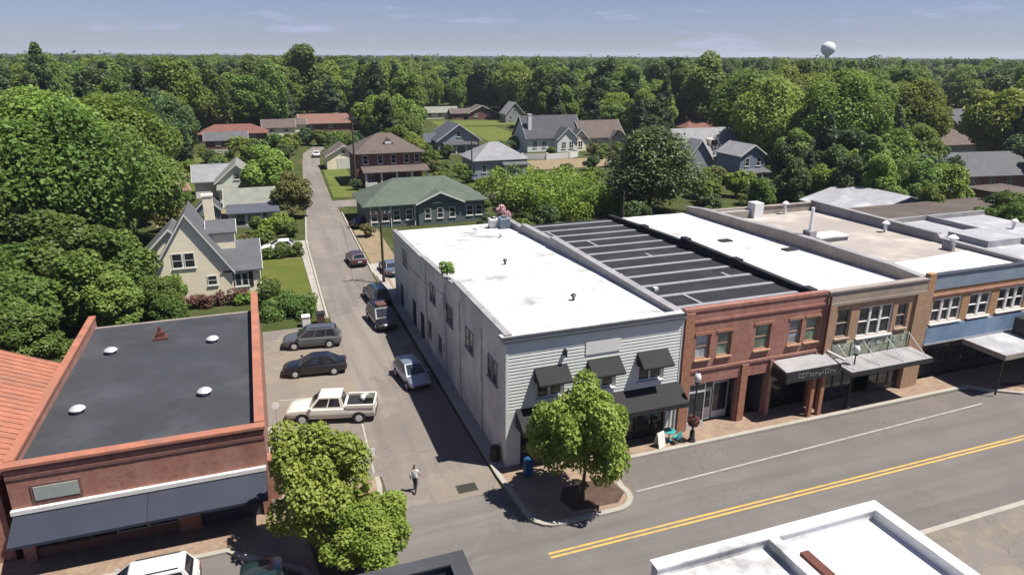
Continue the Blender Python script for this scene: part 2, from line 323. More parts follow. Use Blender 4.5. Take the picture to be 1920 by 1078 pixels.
def copy_tree(o, parent=None):
    c = o.copy(); COL.objects.link(c); c.parent = parent
    for ch in o.children: copy_tree(ch, c)
    return c
FRONT = lambda u, n, z: (u, -n, z)            # wall on y = 0 facing the street
def wallT(side, x0=0, x1=0, y0=0, y1=0):
    return {'S': lambda u, n, z: (u, y0 - n, z), 'N': lambda u, n, z: (u, y1 + n, z), 'W': lambda u, n, z: (x0 - n, u, z), 'E': lambda u, n, z: (x1 + n, u, z)}[side]
def holed(mb, T, u0, u1, z0, z1, n0, n1, holes):
    us = sorted({u0, u1, *[h for q in holes for h in q[:2] if u0 < h < u1]}); zs = sorted({z0, z1, *[h for q in holes for h in q[2:] if z0 < h < z1]})
    for i in range(len(us) - 1):
        run = None
        for j in range(len(zs) - 1):
            cu, cz = (us[i] + us[i + 1]) / 2, (zs[j] + zs[j + 1]) / 2
            solid = not any(a < cu < b and c < cz < d for a, b, c, d in holes)
            if solid and run is None: run = zs[j]
            if run is not None and (not solid or j == len(zs) - 2):
                mb.box(us[i], us[i + 1], n0, n1, run, zs[j + 1] if solid else zs[j], T); run = None
    return mb
def window(parent, T, u0, u1, z0, z1, cols=2, rows=2, fm='trim_white', gm='glass', n=0.0, fw=.07, sill=.12, depth=.08, name='window', mull=.07):
    f = MB(); f.box(u0, u0 + fw, n, n + depth, z0, z1, T); f.box(u1 - fw, u1, n, n + depth, z0, z1, T); f.box(u0 + fw, u1 - fw, n, n + depth, z0, z0 + fw, T); f.box(u0 + fw, u1 - fw, n, n + depth, z1 - fw, z1, T)
    cw = (u1 - u0 - 2 * fw) / cols
    for c in range(1, cols): u = u0 + fw + c * cw; f.box(u - mull, u + mull, n + .003, n + depth + .01, z0 + fw, z1 - fw, T)
    for r in range(1, rows):
        z = z0 + fw + (z1 - z0 - 2 * fw) * r / rows
        f.box(u0 + fw, u1 - fw, n + .005, n + depth - .01, z - .028, z + .028, T)
    w = f.build(name, fm, parent)
    for c in range(cols):
        MB().box(u0 + fw + c * cw, u0 + fw + (c + 1) * cw, n - .01, n + .02, z0 + fw, z1 - fw, T).build('pane', gm, w)
    if sill: MB().box(u0 - .08, u1 + .08, n, n + depth + sill, z0 - .09, z0 - .003, T).build('sill', fm, w)
    return w
def door(parent, T, u0, u1, z0, z1, m, n=0.0, glass=True):
    d = MB().box(u0, u1, n, n + .06, z0, z1, T).build('door', m, parent)
    if glass: MB().box(u0 + .12, u1 - .12, n + .05, n + .065, z0 + .9, z1 - .15, T).build('pane', 'glass', d)
    MB().box(u1 - .12, u1 - .07, n + .06, n + .11, z0 + .95, z0 + 1.12, T).build('handle', 'metal_light', d)
    return d
def settle(t, loc):
    t.location = loc
    for c in t.children: c.matrix_parent_inverse = Matrix.Translation(-Vector(loc))
# ------------------------------------------------------------------ the ground
struct('ground', MB().add([(-6000, -400, -.03), (6000, -400, -.03), (6000, 9000, -.03), (-6000, 9000, -.03)], [(0, 1, 2, 3)]), 'ground')
def sheet(name, poly, z, mat): return struct(name, MB().add([(x, y, z) for x, y in poly], [tuple(range(len(poly)))]), mat)
sheet('main_street', [(-90, -12.6), (120, -12.6), (120, -1.7), (-90, -1.7)], 0, 'asphalt_main')
SIDE = [(-7, -1.7), (-.9, -1.7), (-1.2, 38), (-.7, 62), (-.5, 78), (-.7, 85), (.5, 117), (3, 146), (6, 158), (2.5, 158), (-.8, 146), (-1.9, 134), (-5.2, 85), (-5.5, 76), (-6.7, 58), (-7, 34)]
sheet('side_street', SIDE, .004, 'asphalt_side')
sheet('cross_street', [(-1.5, 78.5), (60, 77), (60, 82.5), (-1.5, 84)], .0, 'asphalt_side')
sheet('parking_lot', [(-12.94, 1.6), (-6.9, 1.6), (-6.9, 27), (-12.94, 27)], .008, 'asphalt_lot')
sheet('parking_lane', [(5.6, -4.72), (6.3, -4.75), (18.6, -4.4), (34.2, -3.9), (36.4, -1.72), (6.3, -1.72)], .004, 'asphalt_edge')
sheet('gutter', [(-4.6, -2.0), (-.9, -1.9), (-.9, .3), (-2.2, .9), (-4.2, .1)], .009, 'asphalt_lot')
# kerbs and pavements
def band(pts, w):
    out = []
    for i, p in enumerate(pts):
        a = Vector(pts[max(i - 1, 0)]); b = Vector(pts[min(i + 1, len(pts) - 1)]); t = (b - a).normalized(); n = Vector((-t.y, t.x)); out.append((p[0] + n.x * w, p[1] + n.y * w))
    return out
def kerb(pts, w=.3, h=.15, mat='concrete_white'):
    k = MB(); q = band(pts, w)
    for i in range(len(pts) - 1): k.hexa([(*pts[i], -.02), (*pts[i + 1], -.02), (*q[i + 1], -.02), (*q[i], -.02), (*pts[i], h), (*pts[i + 1], h), (*q[i + 1], h), (*q[i], h)])
    return struct('kerb', k, mat)
def arc(cx, cy, r, a0, a1, n=7): return [(cx + r * math.cos(R(a0 + (a1 - a0) * i / n)), cy + r * math.sin(R(a0 + (a1 - a0) * i / n))) for i in range(n + 1)]
K1 = [(-.8, 40), (-.82, 2.5), (-.8, -.6), (-.62, -3.4)] + arc(.9, -4.5, 1.45, 180, 270, 5) + arc(4.3, -4.55, 1.4, 270, 380, 7) + [(5.75, -2.9), (6.1, -2.0), (6.7, -1.7), (35.6, -1.6), (36.4, -2.5), (38.2, -3.7), (40.5, -4.1), (60, -4.1), (64, -1.6), (120, -1.6)]
kerb(K1)
sheet('pavement', [(x + .12, y + .12) for x, y in K1] + [(120, .6), (11, .6), (.3, .6), (.3, 40)], .13, 'paver')
sheet('pavement_band', [(-.5, .0), (-.5, 40), (.02, 40), (.02, .0)], .136, 'concrete')
bed = arc(3.6, -4.2, 1.35, 0, 360, 15)[:-1]
sheet('planting_bed', [(2.0, -5.2), (4.6, -5.3), (5.35, -4.6), (5.2, -3.5), (4.4, -2.95), (2.3, -3.1), (1.7, -4)], .142, 'mulch')
sheet('planting_bed', [(37.6, -2.0), (39.6, -2.2), (41.5, -3.2), (39.6, -3.2)], .142, 'mulch')
K2 = [(-90, -2.4), (-15.2, -2.4), (-14.6, -3.0), (-11.9, -5.0), (-11.4, -6.2)] + arc(-10.0, -6.2, 1.3, 185, 265, 3) + arc(-9.0, -6.2, 1.3, 275, 355, 4) + [(-7.6, -2.4), (-7.15, .6), (-7.15, 1.5)]
kerb([p for p in K2], .28)
sheet('pavement', [(x, y + .1) for x, y in K2] + [(-12.6, 1.6), (-12.6, .4), (-90, .4)], .13, 'paver')
sheet('kerb_ramp', [(-7.75, -1.9), (-7.3, -1.9), (-7.25, .2), (-8.7, .2), (-8.7, -1.9)], .137, 'paver_red')
sheet('planting_bed', [(-11.0, -6.6), (-8.6, -6.8), (-8.3, -3.2), (-11.4, -3.2)], .142, 'mulch')
kerb([(120, -12.6), (-90, -12.6)], .3)
sheet('pavement', [(-90, -12.7), (120, -12.7), (120, -15.6), (-90, -15.6)], .13, 'asphalt_lot')
sheet('forecourt', [(11.4, -15.6), (60, -15.6), (60, -50), (11.4, -50)], .13, 'asphalt_lot')
kerb([(-7.1, 28.5), (-7.05, 34), (-6.75, 58), (-5.6, 74)], .22, .13)
sheet('garden_path', [(-7.9, 28.6), (-7.25, 28.6), (-7.2, 40), (-7.0, 57), (-7.9, 57)], .012, 'concrete')
sheet('driveway', [(-8.2, 54.2), (-6.8, 54.2), (-6.6, 58.6), (-8.2, 58.6)], .016, 'concrete_white')
kerb([(-.45, 74), (-.75, 60), (-.95, 47), (-1.1, 41)], .2, .13)
# lawns and bare soil
sheet('lawn', [(-12.6, 34), (-7.95, 34), (-7.95, 50.5), (-12.6, 50.5)], .004, 'lawn')
sheet('bare_soil', [(-.6, 45), (2.6, 45), (3, 62), (-.3, 62)], .004, 'dirt')
sheet('driveway', [(-.9, 34.5), (3.4, 34.5), (3.4, 45), (-.9, 45)], .006, 'concrete_white')
sheet('lawn', [(-.2, 86.5), (4.6, 86.5), (6, 118), (1.2, 118)], .004, 'lawn_far')
sheet('lawn', [(50, 150), (64, 150), (66, 196), (54, 200)], .004, 'lawn_far')
sheet('lawn', [(48, 204), (84, 200), (86, 216), (50, 224)], .004, 'lawn_far')
sheet('lawn', [(-30, 96), (-9, 96), (-9, 150), (-30, 150)], .004, 'lawn')
sheet('bare_soil', [(40, 104), (66, 104), (66, 117), (44, 117)], .008, 'dirt')
sheet('bare_soil', [(-26, 70), (-16, 68), (-16, 84), (-26, 86)], .004, 'dirt')
# painted lines
def strip(pts, w, z, name, mat):
    q = band(pts, w); b = MB()
    for i in range(len(pts) - 1): b.add([(*pts[i], z), (*pts[i + 1], z), (*q[i + 1], z), (*q[i], z)], [(0, 1, 2, 3)])
    return struct(name, b, mat)
strip([(-.5, -8.0), (120, -8.2)], .13, .008, 'lane_line', 'paint_yellow'); strip([(-.5, -7.72), (120, -7.92)], .13, .008, 'lane_line', 'paint_yellow')
strip([(-90, -8.0), (-9, -8.0)], .13, .008, 'lane_line', 'paint_yellow'); strip([(-90, -7.72), (-9, -7.72)], .13, .008, 'lane_line', 'paint_yellow')
strip([(6.1, -4.66), (10, -4.55), (18.6, -4.27), (34.3, -3.72)], .12, .012, 'lane_line', 'paint_white')
strip([(39.5, -4.6), (44, -4.6)], .3, .012, 'stop_line', 'paint_white')
for y in (13.2, 18.9, 24.6): strip([(-12.2, y), (-7.4, y - .6)], .1, .013, 'bay_line', 'paint_white')
strip([(-7.3, 2), (-6.9, 13)], .1, .013, 'bay_line', 'paint_white')
# storm drain
g = thing('storm_drain', 'rusty rectangular storm drain grate in the side street corner', 'drain', (-2.7, -1.1, .009))
MB().box(-.58, .58, -.4, .4, 0, .012).build('frame', 'grate', g)
for i in range(9): MB().box(-.5 + i * .115, -.44 + i * .115, -.33, .33, .012, .02).build('bar', 'metal_dark', g)

# ------------------------------------------------------------------ trees
def lobes_round(rng, Rr, Hc, n, squash=1.0, top=.0, loose=False):
    out = []
    for i in range(n):
        while True:
            d = rng.normal(size=3); d /= np.linalg.norm(d)
            if d[2] > -.75: break
        k = rng.uniform(.35, .98) if loose else rng.uniform(.4, .88); r = Rr * (rng.uniform(.13, .31) if loose else rng.uniform(.17, .38))
        z = Hc * .5 + d[2] * Hc * .5 * k
        fall = 1 - top * max(0, (z / Hc - .35))
        out.append((d[0] * Rr * k * fall, d[1] * Rr * k * fall, z, r))
    out.append((0, 0, Hc * .5, Rr * .5)); out.append((0, 0, Hc * .72, Rr * .38)); out.append((0, 0, Hc * .3, Rr * .42)); return out
def lobes_cone(rng, Rr, Hc, n):
    out = []
    for i in range(n):
        t = rng.uniform(.02, 1) ** .8; a = rng.uniform(0, 6.283); rr = Rr * (1 - t ** 1.6) * rng.uniform(.45, .85)
        out.append((rr * math.cos(a), rr * math.sin(a), Hc * t * .97, Rr * (.36 - .2 * t)))
    return out
def lobes_box(rng, hx, hy, hz, n, r):
    return [(rng.uniform(-hx, hx), rng.uniform(-hy, hy), rng.uniform(r * .4, hz - r * .7), r * rng.uniform(.75, 1.15)) for i in range(n)]
def leaves(rng, lobes, n, a, b, up=.35, lift=0.0):
    Lb = np.array(lobes); pr = Lb[:, 3] ** 2; pr /= pr.sum(); idx = rng.choice(len(Lb), n, p=pr)
    d = rng.normal(size=(n, 3)); d[:, 2] += .25; d /= np.linalg.norm(d, axis=1)[:, None]
    r = Lb[idx, 3] * (1 - .38 * rng.random(n) ** 2 + .14 * rng.random(n))
    p = Lb[idx, :3] + d * r[:, None]; p[:, 2] += lift
    nrm = d * .75 + rng.normal(size=(n, 3)) * .6 + np.array([.15, -.12, up + .3]); nrm /= np.linalg.norm(nrm, axis=1)[:, None]
    t = np.cross(nrm, rng.normal(size=(n, 3))); t /= np.linalg.norm(t, axis=1)[:, None]; bt = np.cross(nrm, t)
    s = rng.uniform(.65, 1.3, n)[:, None]
    v = np.stack([p - t * a * s, p - bt * b * s + nrm * .12 * a, p + t * a * s, p + bt * b * s + nrm * .12 * a], 1).reshape(-1, 3)
    lt = rng.random(len(Lb)); tint = np.clip(.55 * lt[idx] + .45 * rng.random(n), 0, 1)
    return v, np.repeat(tint, 4)
def leaf_mesh(name, v, tint, mat):
    n = len(v) // 4; me = bpy.data.meshes.new(name)
    me.vertices.add(n * 4); me.vertices.foreach_set('co', v.astype(np.float32).ravel())
    me.loops.add(n * 4); me.loops.foreach_set('vertex_index', np.arange(n * 4, dtype=np.int32))
    me.polygons.add(n); me.polygons.foreach_set('loop_start', np.arange(0, n * 4, 4, dtype=np.int32)); me.polygons.foreach_set('loop_total', np.full(n, 4, np.int32))
    at = me.attributes.new('tint', 'FLOAT', 'POINT'); at.data.foreach_set('value', tint.astype(np.float32))
    me.materials.append(MATS[mat]); me.update(); return me
def trunk_mesh(name, rng, h, r, lobes, lift, nb=7):
    b = MB(); top = lift + max(q[2] for q in lobes) * .62; pts = [Vector((0, 0, -.05))]
    for i in range(1, 6): pts.append(Vector((rng.normal() * r * .35, rng.normal() * r * .35, top * i / 5)))
    for i in range(5): b.cyl(pts[i], pts[i + 1], r * (1.15 - .19 * i) + (.25 * r if i == 0 else 0), r * (1.15 - .19 * (i + 1)), 8)
    for q in sorted(lobes, key=lambda q: -q[3])[:nb]:
        e = Vector((q[0], q[1], q[2] + lift)); k = max(1, min(4, int(rng.integers(2, 4)))); s = pts[k]
        mid = s.lerp(e, .5) + Vector((0, 0, .06 * h)); b.cyl(s, mid, r * .42, r * .28, 6); b.cyl(mid, e, r * .28, r * .08, 6)
    return b.mesh(name, 'bark', 50)
PROTO = {}
def proto(key, seed, kind, Rr, Hc, lift, nl, nleaf, a, b, r, mat, **k):
    rng = np.random.default_rng(seed)
    lb = lobes_round(rng, Rr, Hc, nl, top=k.get('top', .3), loose=k.get('loose', False)) if kind == 'round' else lobes_cone(rng, Rr, Hc, nl)
    v, t = leaves(rng, lb, nleaf, a, b, k.get('up', .35), lift)
    PROTO[key] = (leaf_mesh('crown', v, t, mat), trunk_mesh('trunk', rng, Hc + lift, r, lb, lift), Hc + lift, Rr)
proto('street_a', 11, 'round', 3.1, 4.9, 1.7, 58, 25000, .12, .08, .13, 'leaf_street', top=.25, loose=True)
proto('street_b', 12, 'round', 2.9, 5.2, 1.7, 56, 24000, .12, .08, .13, 'leaf_street', top=.3, loose=True)
for i in range(3): proto('big%d' % i, 21 + i, 'round', 7.0, 13.5, 3.0, 96, 46000, .24, .165, .38, 'leaf_mid', top=.35)
for i in range(5): proto('mid%d' % i, 31 + i, 'round', 4.6 + .3 * i, 11.0 + .7 * (i % 3), 1.1, 56, 16000, .28, .2, .26, 'leaf_mid', top=.35)
for i in range(2): proto('tall%d' % i, 41 + i, 'round', 4.2, 16.0, 1.8, 62, 16000, .28, .2, .28, 'leaf_mid', top=.5)
for i in range(2): proto('pine%d' % i, 45 + i, 'cone', 3.6, 15.5, 3.0, 54, 7500, .4, .16, .24, 'leaf_pine')
proto('mag', 51, 'round', 6.4, 12.4, .2, 90, 26000, .24, .15, .3, 'leaf_gloss', up=.6, top=.75)
for i in range(3): proto('bush%d' % i, 55 + i, 'round', 1.25, 2.0, .05, 16, 2600, .12, .085, .05, 'leaf_deep', top=.2)
NT = [0]
def tree(key, label, cat, loc, scale=1, mat=None, group=None, name='tree', rz=None):
    cm, tm, _, _ = PROTO[key]; random_rz = random.uniform(0, 6.28) if rz is None else rz
    t = thing(name, label, cat, (loc[0], loc[1], loc[2] if len(loc) > 2 else -.02), random_rz, group, scale)
    a = bpy.data.objects.new('trunk', tm); COL.objects.link(a); a.parent = t
    c = bpy.data.objects.new('crown', cm); COL.objects.link(c); c.parent = t
    if mat and cm.materials[0].name != mat: c.material_slots[0].link = 'OBJECT'; c.material_slots[0].material = MATS[mat]
    NT[0] += 1; return t
def hedge(name, label, cat, loc, hx, hy, hz, nlob, r, nleaf, a, mat, rz=0, seed=1):
    rng = np.random.default_rng(seed); lb = lobes_box(rng, hx - r * .6, hy - r * .6, hz, nlob, r); v, t = leaves(rng, lb, nleaf, a, a * .7, .4)
    v[:, 2] = np.maximum(v[:, 2], .02)
    h = thing(name, label, cat, loc, rz); o = bpy.data.objects.new('foliage', leaf_mesh('foliage', v, t, mat)); COL.objects.link(o); o.parent = h
    b = MB()
    for i in range(max(3, int(hx * 2))): x = -hx * .8 + 1.6 * hx * i / max(2, int(hx * 2) - 1); b.cyl((x, 0, -.05), (x + rng.normal() * .1, rng.normal() * .2, hz * .7), .06, .02, 6)
    b.build('stem', 'bark', h); return h
# street trees
tree('street_a', 'round bright green street tree in the mulched corner bed by the white building', 'tree', (2.75, -4.6, .13), (.84, .84, 1.08), name='street_tree', rz=.4)
tree('street_b', 'taller bright green street tree at the right end of the navy awning building', 'tree', (-10.7, -4.0, .13), (.86, .86, 1.0), name='street_tree', rz=1.0)
tree('street_a', 'lower bright green street tree at the bottom edge, next to the side street mouth', 'tree', (-8.9, -6.6, .13), (.7, .7, .62), name='street_tree', rz=2.4)
tree('street_b', 'street tree at the right edge shading the brick pavement by the blue fronted building', 'tree', (44.3, -1.3, .13), (.95, .95, .85), name='street_tree', rz=2.0)
# big trees on the left
BIG = 'big leafy tree in the dense clump left of the cream house'
for i, (x, y, s, m) in enumerate([(-31, 52, 1.08, 'leaf_mid'), (-40, 47, 1.02, 'leaf_mid'), (-36, 66, 1.12, 'leaf_light'), (-27, 62, .9, 'leaf_mid'), (-48, 60, 1.12, 'leaf_mid'), (-30, 80, 1.05, 'leaf_light'), (-44, 80, 1.1, 'leaf_mid'), (-54, 90, 1.15, 'leaf_light'), (-33, 97, 1.0, 'leaf_mid')]):
    tree('big%d' % (i % 3), BIG, 'tree', (x, y), s, m, 'big trees left of the cream house', 'broadleaf_tree')
LOW = 'low leafy tree crowding the back of the flat dark roof'
for i, (x, y, s) in enumerate([(-27, 33, .72), (-31.5, 29, .7), (-24.5, 30.5, .5), (-36, 37, .85), (-35, 25, .66), (-29, 23.5, .55), (-25.5, 39, .75), (-42, 30, .9), (-39, 20, .8), (-21.6, 33, .42), (-20.3, 29.0, .36), (-30, 41, .9)]):
    tree('mid%d' % (i % 5), LOW, 'tree', (x, y), (s, s, s * .8), 'leaf_mid' if i % 3 else 'leaf_deep', 'low trees behind the dark flat roof', 'broadleaf_tree')
# singles that can be picked out
tree('mag', 'broad dark glossy magnolia tree behind the black membrane roof', 'tree', (44.5, 58.5), (1.12, 1.12, 1.02), name='magnolia_tree')
tree('mid1', 'pale green leafy tree in front of the white cottage by the side street', 'tree', (-10.2, 86), (.85, .85, .72), 'leaf_light', name='broadleaf_tree')
tree('mid2', 'olive brown rounded tree beside the side street bend', 'tree', (-7.6, 72.2), (.62, .62, .5), 'leaf_olive', name='broadleaf_tree')
RB = 'large bright green tree in the tall clump right of the blue house'
for i, (x, y, s, m) in enumerate([(94, 72, 1.2, 'leaf_light'), (104, 84, 1.22, 'leaf_light'), (116, 90, 1.2, 'leaf_mid'), (88, 84, 1.15, 'leaf_light'), (126, 84, 1.1, 'leaf_light'), (92, 98, 1.2, 'leaf_mid'), (112, 108, 1.25, 'leaf_light')]):
    tree('big%d' % (i % 3), RB, 'tree', (x, y), s, m, 'large trees right of the blue house', 'broadleaf_tree')
RL = 'smaller tree in the row behind the brown roof'
for i, (x, y, s, m) in enumerate([(84, 60, .95, 'leaf_dark'), (92, 58, .9, 'leaf_light'), (100, 60, .85, 'leaf_mid'), (79, 66, .85, 'leaf_dark'), (104, 70, .8, 'leaf_light'), (74, 58, .7, 'leaf_dark'), (108, 62, .6, 'leaf_mid'), (66, 52, .6, 'leaf_dark'), (96, 52, .6, 'leaf_dark'), (86, 50, .62, 'leaf_mid'), (58, 50, .5, 'leaf_mid')]):
    tree('mid%d' % (i % 5), RL, 'tree', (x, y), s, m, 'trees behind the brown roof', 'broadleaf_tree')
hedge('overgrown_hedge', 'wide overgrown bright green hedge behind the white roof', 'hedge', (32.5, 68.5, 0), 9, 12.5, 5.4, 190, 1.35, 22000, .2, 'leaf_hedge', .1, 3)
hedge('clipped_hedge', 'clipped box hedge between the cream house lawn and its driveway', 'hedge', (-9.9, 51.2, 0), 2.3, .75, 1.7, 30, .5, 4500, .1, 'leaf_deep', 0, 4)
hedge('garden_hedge', 'dense green shrub bed between the lawn and the parking lot', 'hedge', (-10.2, 31.0, 0), 2.4, 2.4, 1.7, 40, .65, 6000, .12, 'leaf_deep', 0, 5)
hedge('garden_hedge', 'tall shrub against the brick end wall, left of the lawn', 'hedge', (-11.9, 33.6, 0), .8, 2.0, 2.6, 20, .6, 3500, .12, 'leaf_deep', 0, 6)
hedge('purple_hedge', 'dark purple leaved hedge along the front of the cream house', 'hedge', (-17.2, 35.6, 0), 3.2, .7, 1.5, 26, .5, 3500, .11, 'leaf_red', 0, 7)
hedge('garden_hedge', 'yellow green low shrub row beside the purple hedge', 'hedge', (-13.9, 35.4, 0), 1.3, .6, 1.2, 14, .45, 2000, .11, 'leaf_hedge', 0, 8)
BU = 'small rounded garden shrub among the houses'
for i, (x, y, s, m) in enumerate([(-21, 37.0, 1.5, 'leaf_mid'), (-15.6, 52.5, 1.2, 'leaf_olive'), (-14.2, 55.5, 1.1, 'leaf_olive'), (-12.2, 57, 1.2, 'leaf_mid'), (-10.9, 62, 1.3, 'leaf_light'), (-9.3, 63.5, 1.4, 'leaf_light'), (-8.6, 61, 1.0, 'leaf_mid'), (-12.6, 64, 1.2, 'leaf_mid'), (1.2, 58, .9, 'leaf_olive'), (4.4, 92.6, 1.0, 'leaf_dark'), (19.8, 92.0, 1.3, 'leaf_light'), (22, 95, 1.3, 'leaf_mid'), (26.2, 100, 1.4, 'leaf_light'), (25.5, 93, 1.2, 'leaf_mid'), (-23, 73, 1.1, 'leaf_olive'), (-20, 70, 1.0, 'leaf_mid'), (66, 121, 1.5, 'leaf_olive'), (69, 122, 1.3, 'leaf_mid'), (72, 120, 1.6, 'leaf_light'), (56, 124, 1.0, 'leaf_light'), (66, 84, 1.8, 'leaf_light'), (70, 78, 1.7, 'leaf_light'), (82, 76, 1.8, 'leaf_mid'), (30, 126, 1.6, 'leaf_dark'), (26, 130, 1.8, 'leaf_mid'), (45, 128, 1.5, 'leaf_light'), (23, 114, 1.9, 'leaf_mid'), (53, 55, 1.6, 'leaf_dark'), (4.6, 160, 2.0, 'leaf_mid'), (1.5, 163, 2.2, 'leaf_dark'), (8.5, 156, 2.1, 'leaf_light'), (-3.2, 154, 2.0, 'leaf_mid'), (7, 148, 1.8, 'leaf_dark'), (-4.4, 143, 2.1, 'leaf_light'), (-7, 148, 2.3, 'leaf_mid'), (5.4, 138, 1.5, 'leaf_mid'), (-5.6, 134, 1.9, 'leaf_dark'), (-8.2, 124, 2.0, 'leaf_mid'), (-7.4, 113, 1.7, 'leaf_light'), (-8.6, 103, 2.0, 'leaf_mid'), (-11.5, 136, 2.4, 'leaf_mid'), (-14, 126, 2.2, 'leaf_olive'), (-15, 144, 2.4, 'leaf_light'), (11, 140, 2.2, 'leaf_mid'), (13.5, 150, 2.4, 'leaf_dark'), (57, 61, 2.0, 'leaf_light'), (60.5, 67, 2.2, 'leaf_mid'), (63, 59, 1.5, 'leaf_olive'), (66, 65, 2.3, 'leaf_light'), (59, 54, 1.3, 'leaf_mid'), (69, 60, 1.8, 'leaf_dark'), (16, 52, 1.6, 'leaf_dark'), (20.5, 50.5, 1.3, 'leaf_mid'), (24, 52.5, 1.9, 'leaf_dark'), (52, 49, 1.2, 'leaf_mid'), (48, 48, 1.4, 'leaf_dark'), (44, 45.5, 1.0, 'leaf_light'), (38, 52, 1.8, 'leaf_dark')]):
    tree('bush%d' % (i % 3), BU, 'shrub', (x, y), s, m, 'garden shrubs among the houses', 'garden_shrub')
tree('bush1', 'pink flowering crape myrtle behind the white roof', 'shrub', (19.4, 56, 0), (1.0, 1.0, 1.7), 'leaf_pink', name='flowering_shrub')
tree('bush2', 'white blossoming shrub near the grey gabled house', 'shrub', (24.8, 138, 0), (2.4, 2.4, 2.4), 'leaf_white', name='flowering_shrub')
# weeds rooted in the gutter of the white roof
hedge('weed', 'green weed tuft growing from the white roof edge', 'weed', (-.02, 12.3, 8.35), .45, .35, .8, 10, .25, 700, .09, 'leaf_light', 0, 9)
# ------------------------------------------------------------------ the main street row
SW = lambda a, b, c: (b, a, c)                 # profile (y,z) extruded along x
def prof_wall(name, x0, x1, pts, mat, parent, zb=0):
    return MB().extr([(pts[0][0], zb)] + list(pts) + [(pts[-1][0], zb)], x0, x1, SW).build(name, mat, parent)
def prof_slab(name, x0, x1, pts, t, mat, parent):
    b = MB()
    for (a, za), (c, zc) in zip(pts[:-1], pts[1:]):
        b.hexa([(x0, a, za - t), (x1, a, za - t), (x1, c, zc - t), (x0, c, zc - t), (x0, a, za), (x1, a, za), (x1, c, zc), (x0, c, zc)])
    return b.build(name, mat, parent)
def lerp_prof(pts, y):
    for (a, za), (c, zc) in zip(pts[:-1], pts[1:]):
        if a <= y <= c: return za + (zc - za) * (y - a) / max(c - a, 1e-6)
    return pts[-1][1]
def awning(parent, T, u0, u1, z0, z1, out, mat, valance=.22, name='awning'):
    a = MB(); t = .03
    a.hexa([T(u0, 0.01, z0 - t), T(u1, 0.01, z0 - t), T(u1, out, z1 - t), T(u0, out, z1 - t), T(u0, 0.01, z0), T(u1, 0.01, z0), T(u1, out, z1), T(u0, out, z1)])
    a.box(u0, u1, out - .02, out + .008, z1 - valance, z1 + .002, T)
    for u in (u0, u1 - .02): a.add([T(u, .01, z0 - .003), T(u, out - .02, z1 - .003), T(u, out - .02, z1 - valance), T(u, .01, z1 - valance), T(u + .02, .01, z0 - .003), T(u + .02, out - .02, z1 - .003), T(u + .02, out - .02, z1 - valance), T(u + .02, .01, z1 - valance)], [(0, 1, 2, 3), (7, 6, 5, 4), (0, 4, 5, 1), (1, 5, 6, 2), (2, 6, 7, 3), (3, 7, 4, 0)])
    o = a.build(name, mat, parent)
    n = max(2, int((u1 - u0) / 1.3))
    for i in range(n + 1):
        u = u0 + .04 + (u1 - u0 - .08) * i / n
        MB().hexa([T(u - .02, .01, z0 - .09), T(u + .02, .01, z0 - .09), T(u + .02, out - .03, z1 - .09), T(u - .02, out - .03, z1 - .09), T(u - .02, .01, z0 - .04), T(u + .02, .01, z0 - .04), T(u + .02, out - .03, z1 - .04), T(u - .02, out - .03, z1 - .04)]).build('rib', 'metal_dark', o)
    return o
def shopfront(parent, T, u0, u1, z1, n, bays, fm, door_bay=None, transom=None, knee=.45, gm='glass', kneem=None):
    w = (u1 - u0) / bays
    for i in range(bays):
        a, b = u0 + i * w, u0 + (i + 1) * w
        if i == door_bay:
            door(parent, T, a + .08, b - .08, .13, 2.35, fm, n)
            window(parent, T, a, b, 2.4, z1, 1, 1, fm, gm, n, .06, 0, .06, 'transom_window')
        else:
            MB().box(a, b, n - .05, n + .07, .1, .13 + knee, T).build('knee_wall', kneem or fm, parent)
            top = transom or z1
            window(parent, T, a, b, .135 + knee, top - .003, 1, 1, fm, gm, n, .06, 0, .06, 'shop_window')
            if transom: window(parent, T, a, b, top + .003, z1, 1, 1, fm, gm, n, .05, 0, .05, 'transom_window')
# ---- 1: the two-storey building with the white roof
B1 = thing('white_roofed_building', 'long two storey pale siding building with bright white roof and black awnings', 'building')
PL = [(0, 8.36), (10.8, 8.22), (11.2, 7.95), (20.6, 7.36), (21.0, 7.22), (33, 6.72)]
RF1 = [(.28, 7.95), (11, 7.68), (25, 7.1), (33, 6.62)]
prof_wall('side_wall', 0, .28, PL, 'siding_side', B1)
PR1 = [(.3, 8.22), (20, 8.2), (20.4, 7.95), (27, 7.75), (27.4, 7.4), (33, 7.25)]
prof_wall('party_wall', 11.22, 11.5, PR1, 'flash_gray', B1)
MB().box(.28, 11.22, 32.7, 33, 0, 6.6).build('rear_wall', 'siding_side', B1)
prof_slab('roof', .28, 11.22, RF1, .25, 'roof_white', B1)
for (a, za), (c, zc) in zip(PL[:-1], PL[1:]):
    if c - a > 1:
        n = max(1, int((c - a) / 4)); 
        for i in range(n):
            y0, y1 = a + (c - a) * i / n, a + (c - a) * (i + 1) / n; z0, z1 = lerp_prof(PL, y0) + .003, lerp_prof(PL, y1) + .003
            MB().hexa([(-.06, y0 + .01, z0), (.36, y0 + .01, z0), (.36, y1 - .01, z1), (-.06, y1 - .01, z1), (-.06, y0 + .01, z0 + .09), (.36, y0 + .01, z0 + .09), (.36, y1 - .01, z1 + .09), (-.06, y1 - .01, z1 + .09)]).build('coping', 'flash_gray', B1)
for (a, za), (c, zc) in zip(PR1[:-1], PR1[1:]):
    if c - a > 1: MB().hexa([(11.16, a, za), (11.72, a, za), (11.72, c, zc), (11.16, c, zc), (11.16, a, za + .08), (11.72, a, za + .08), (11.72, c, zc + .08), (11.16, c, zc + .08)]).build('coping', 'flash_gray', B1)
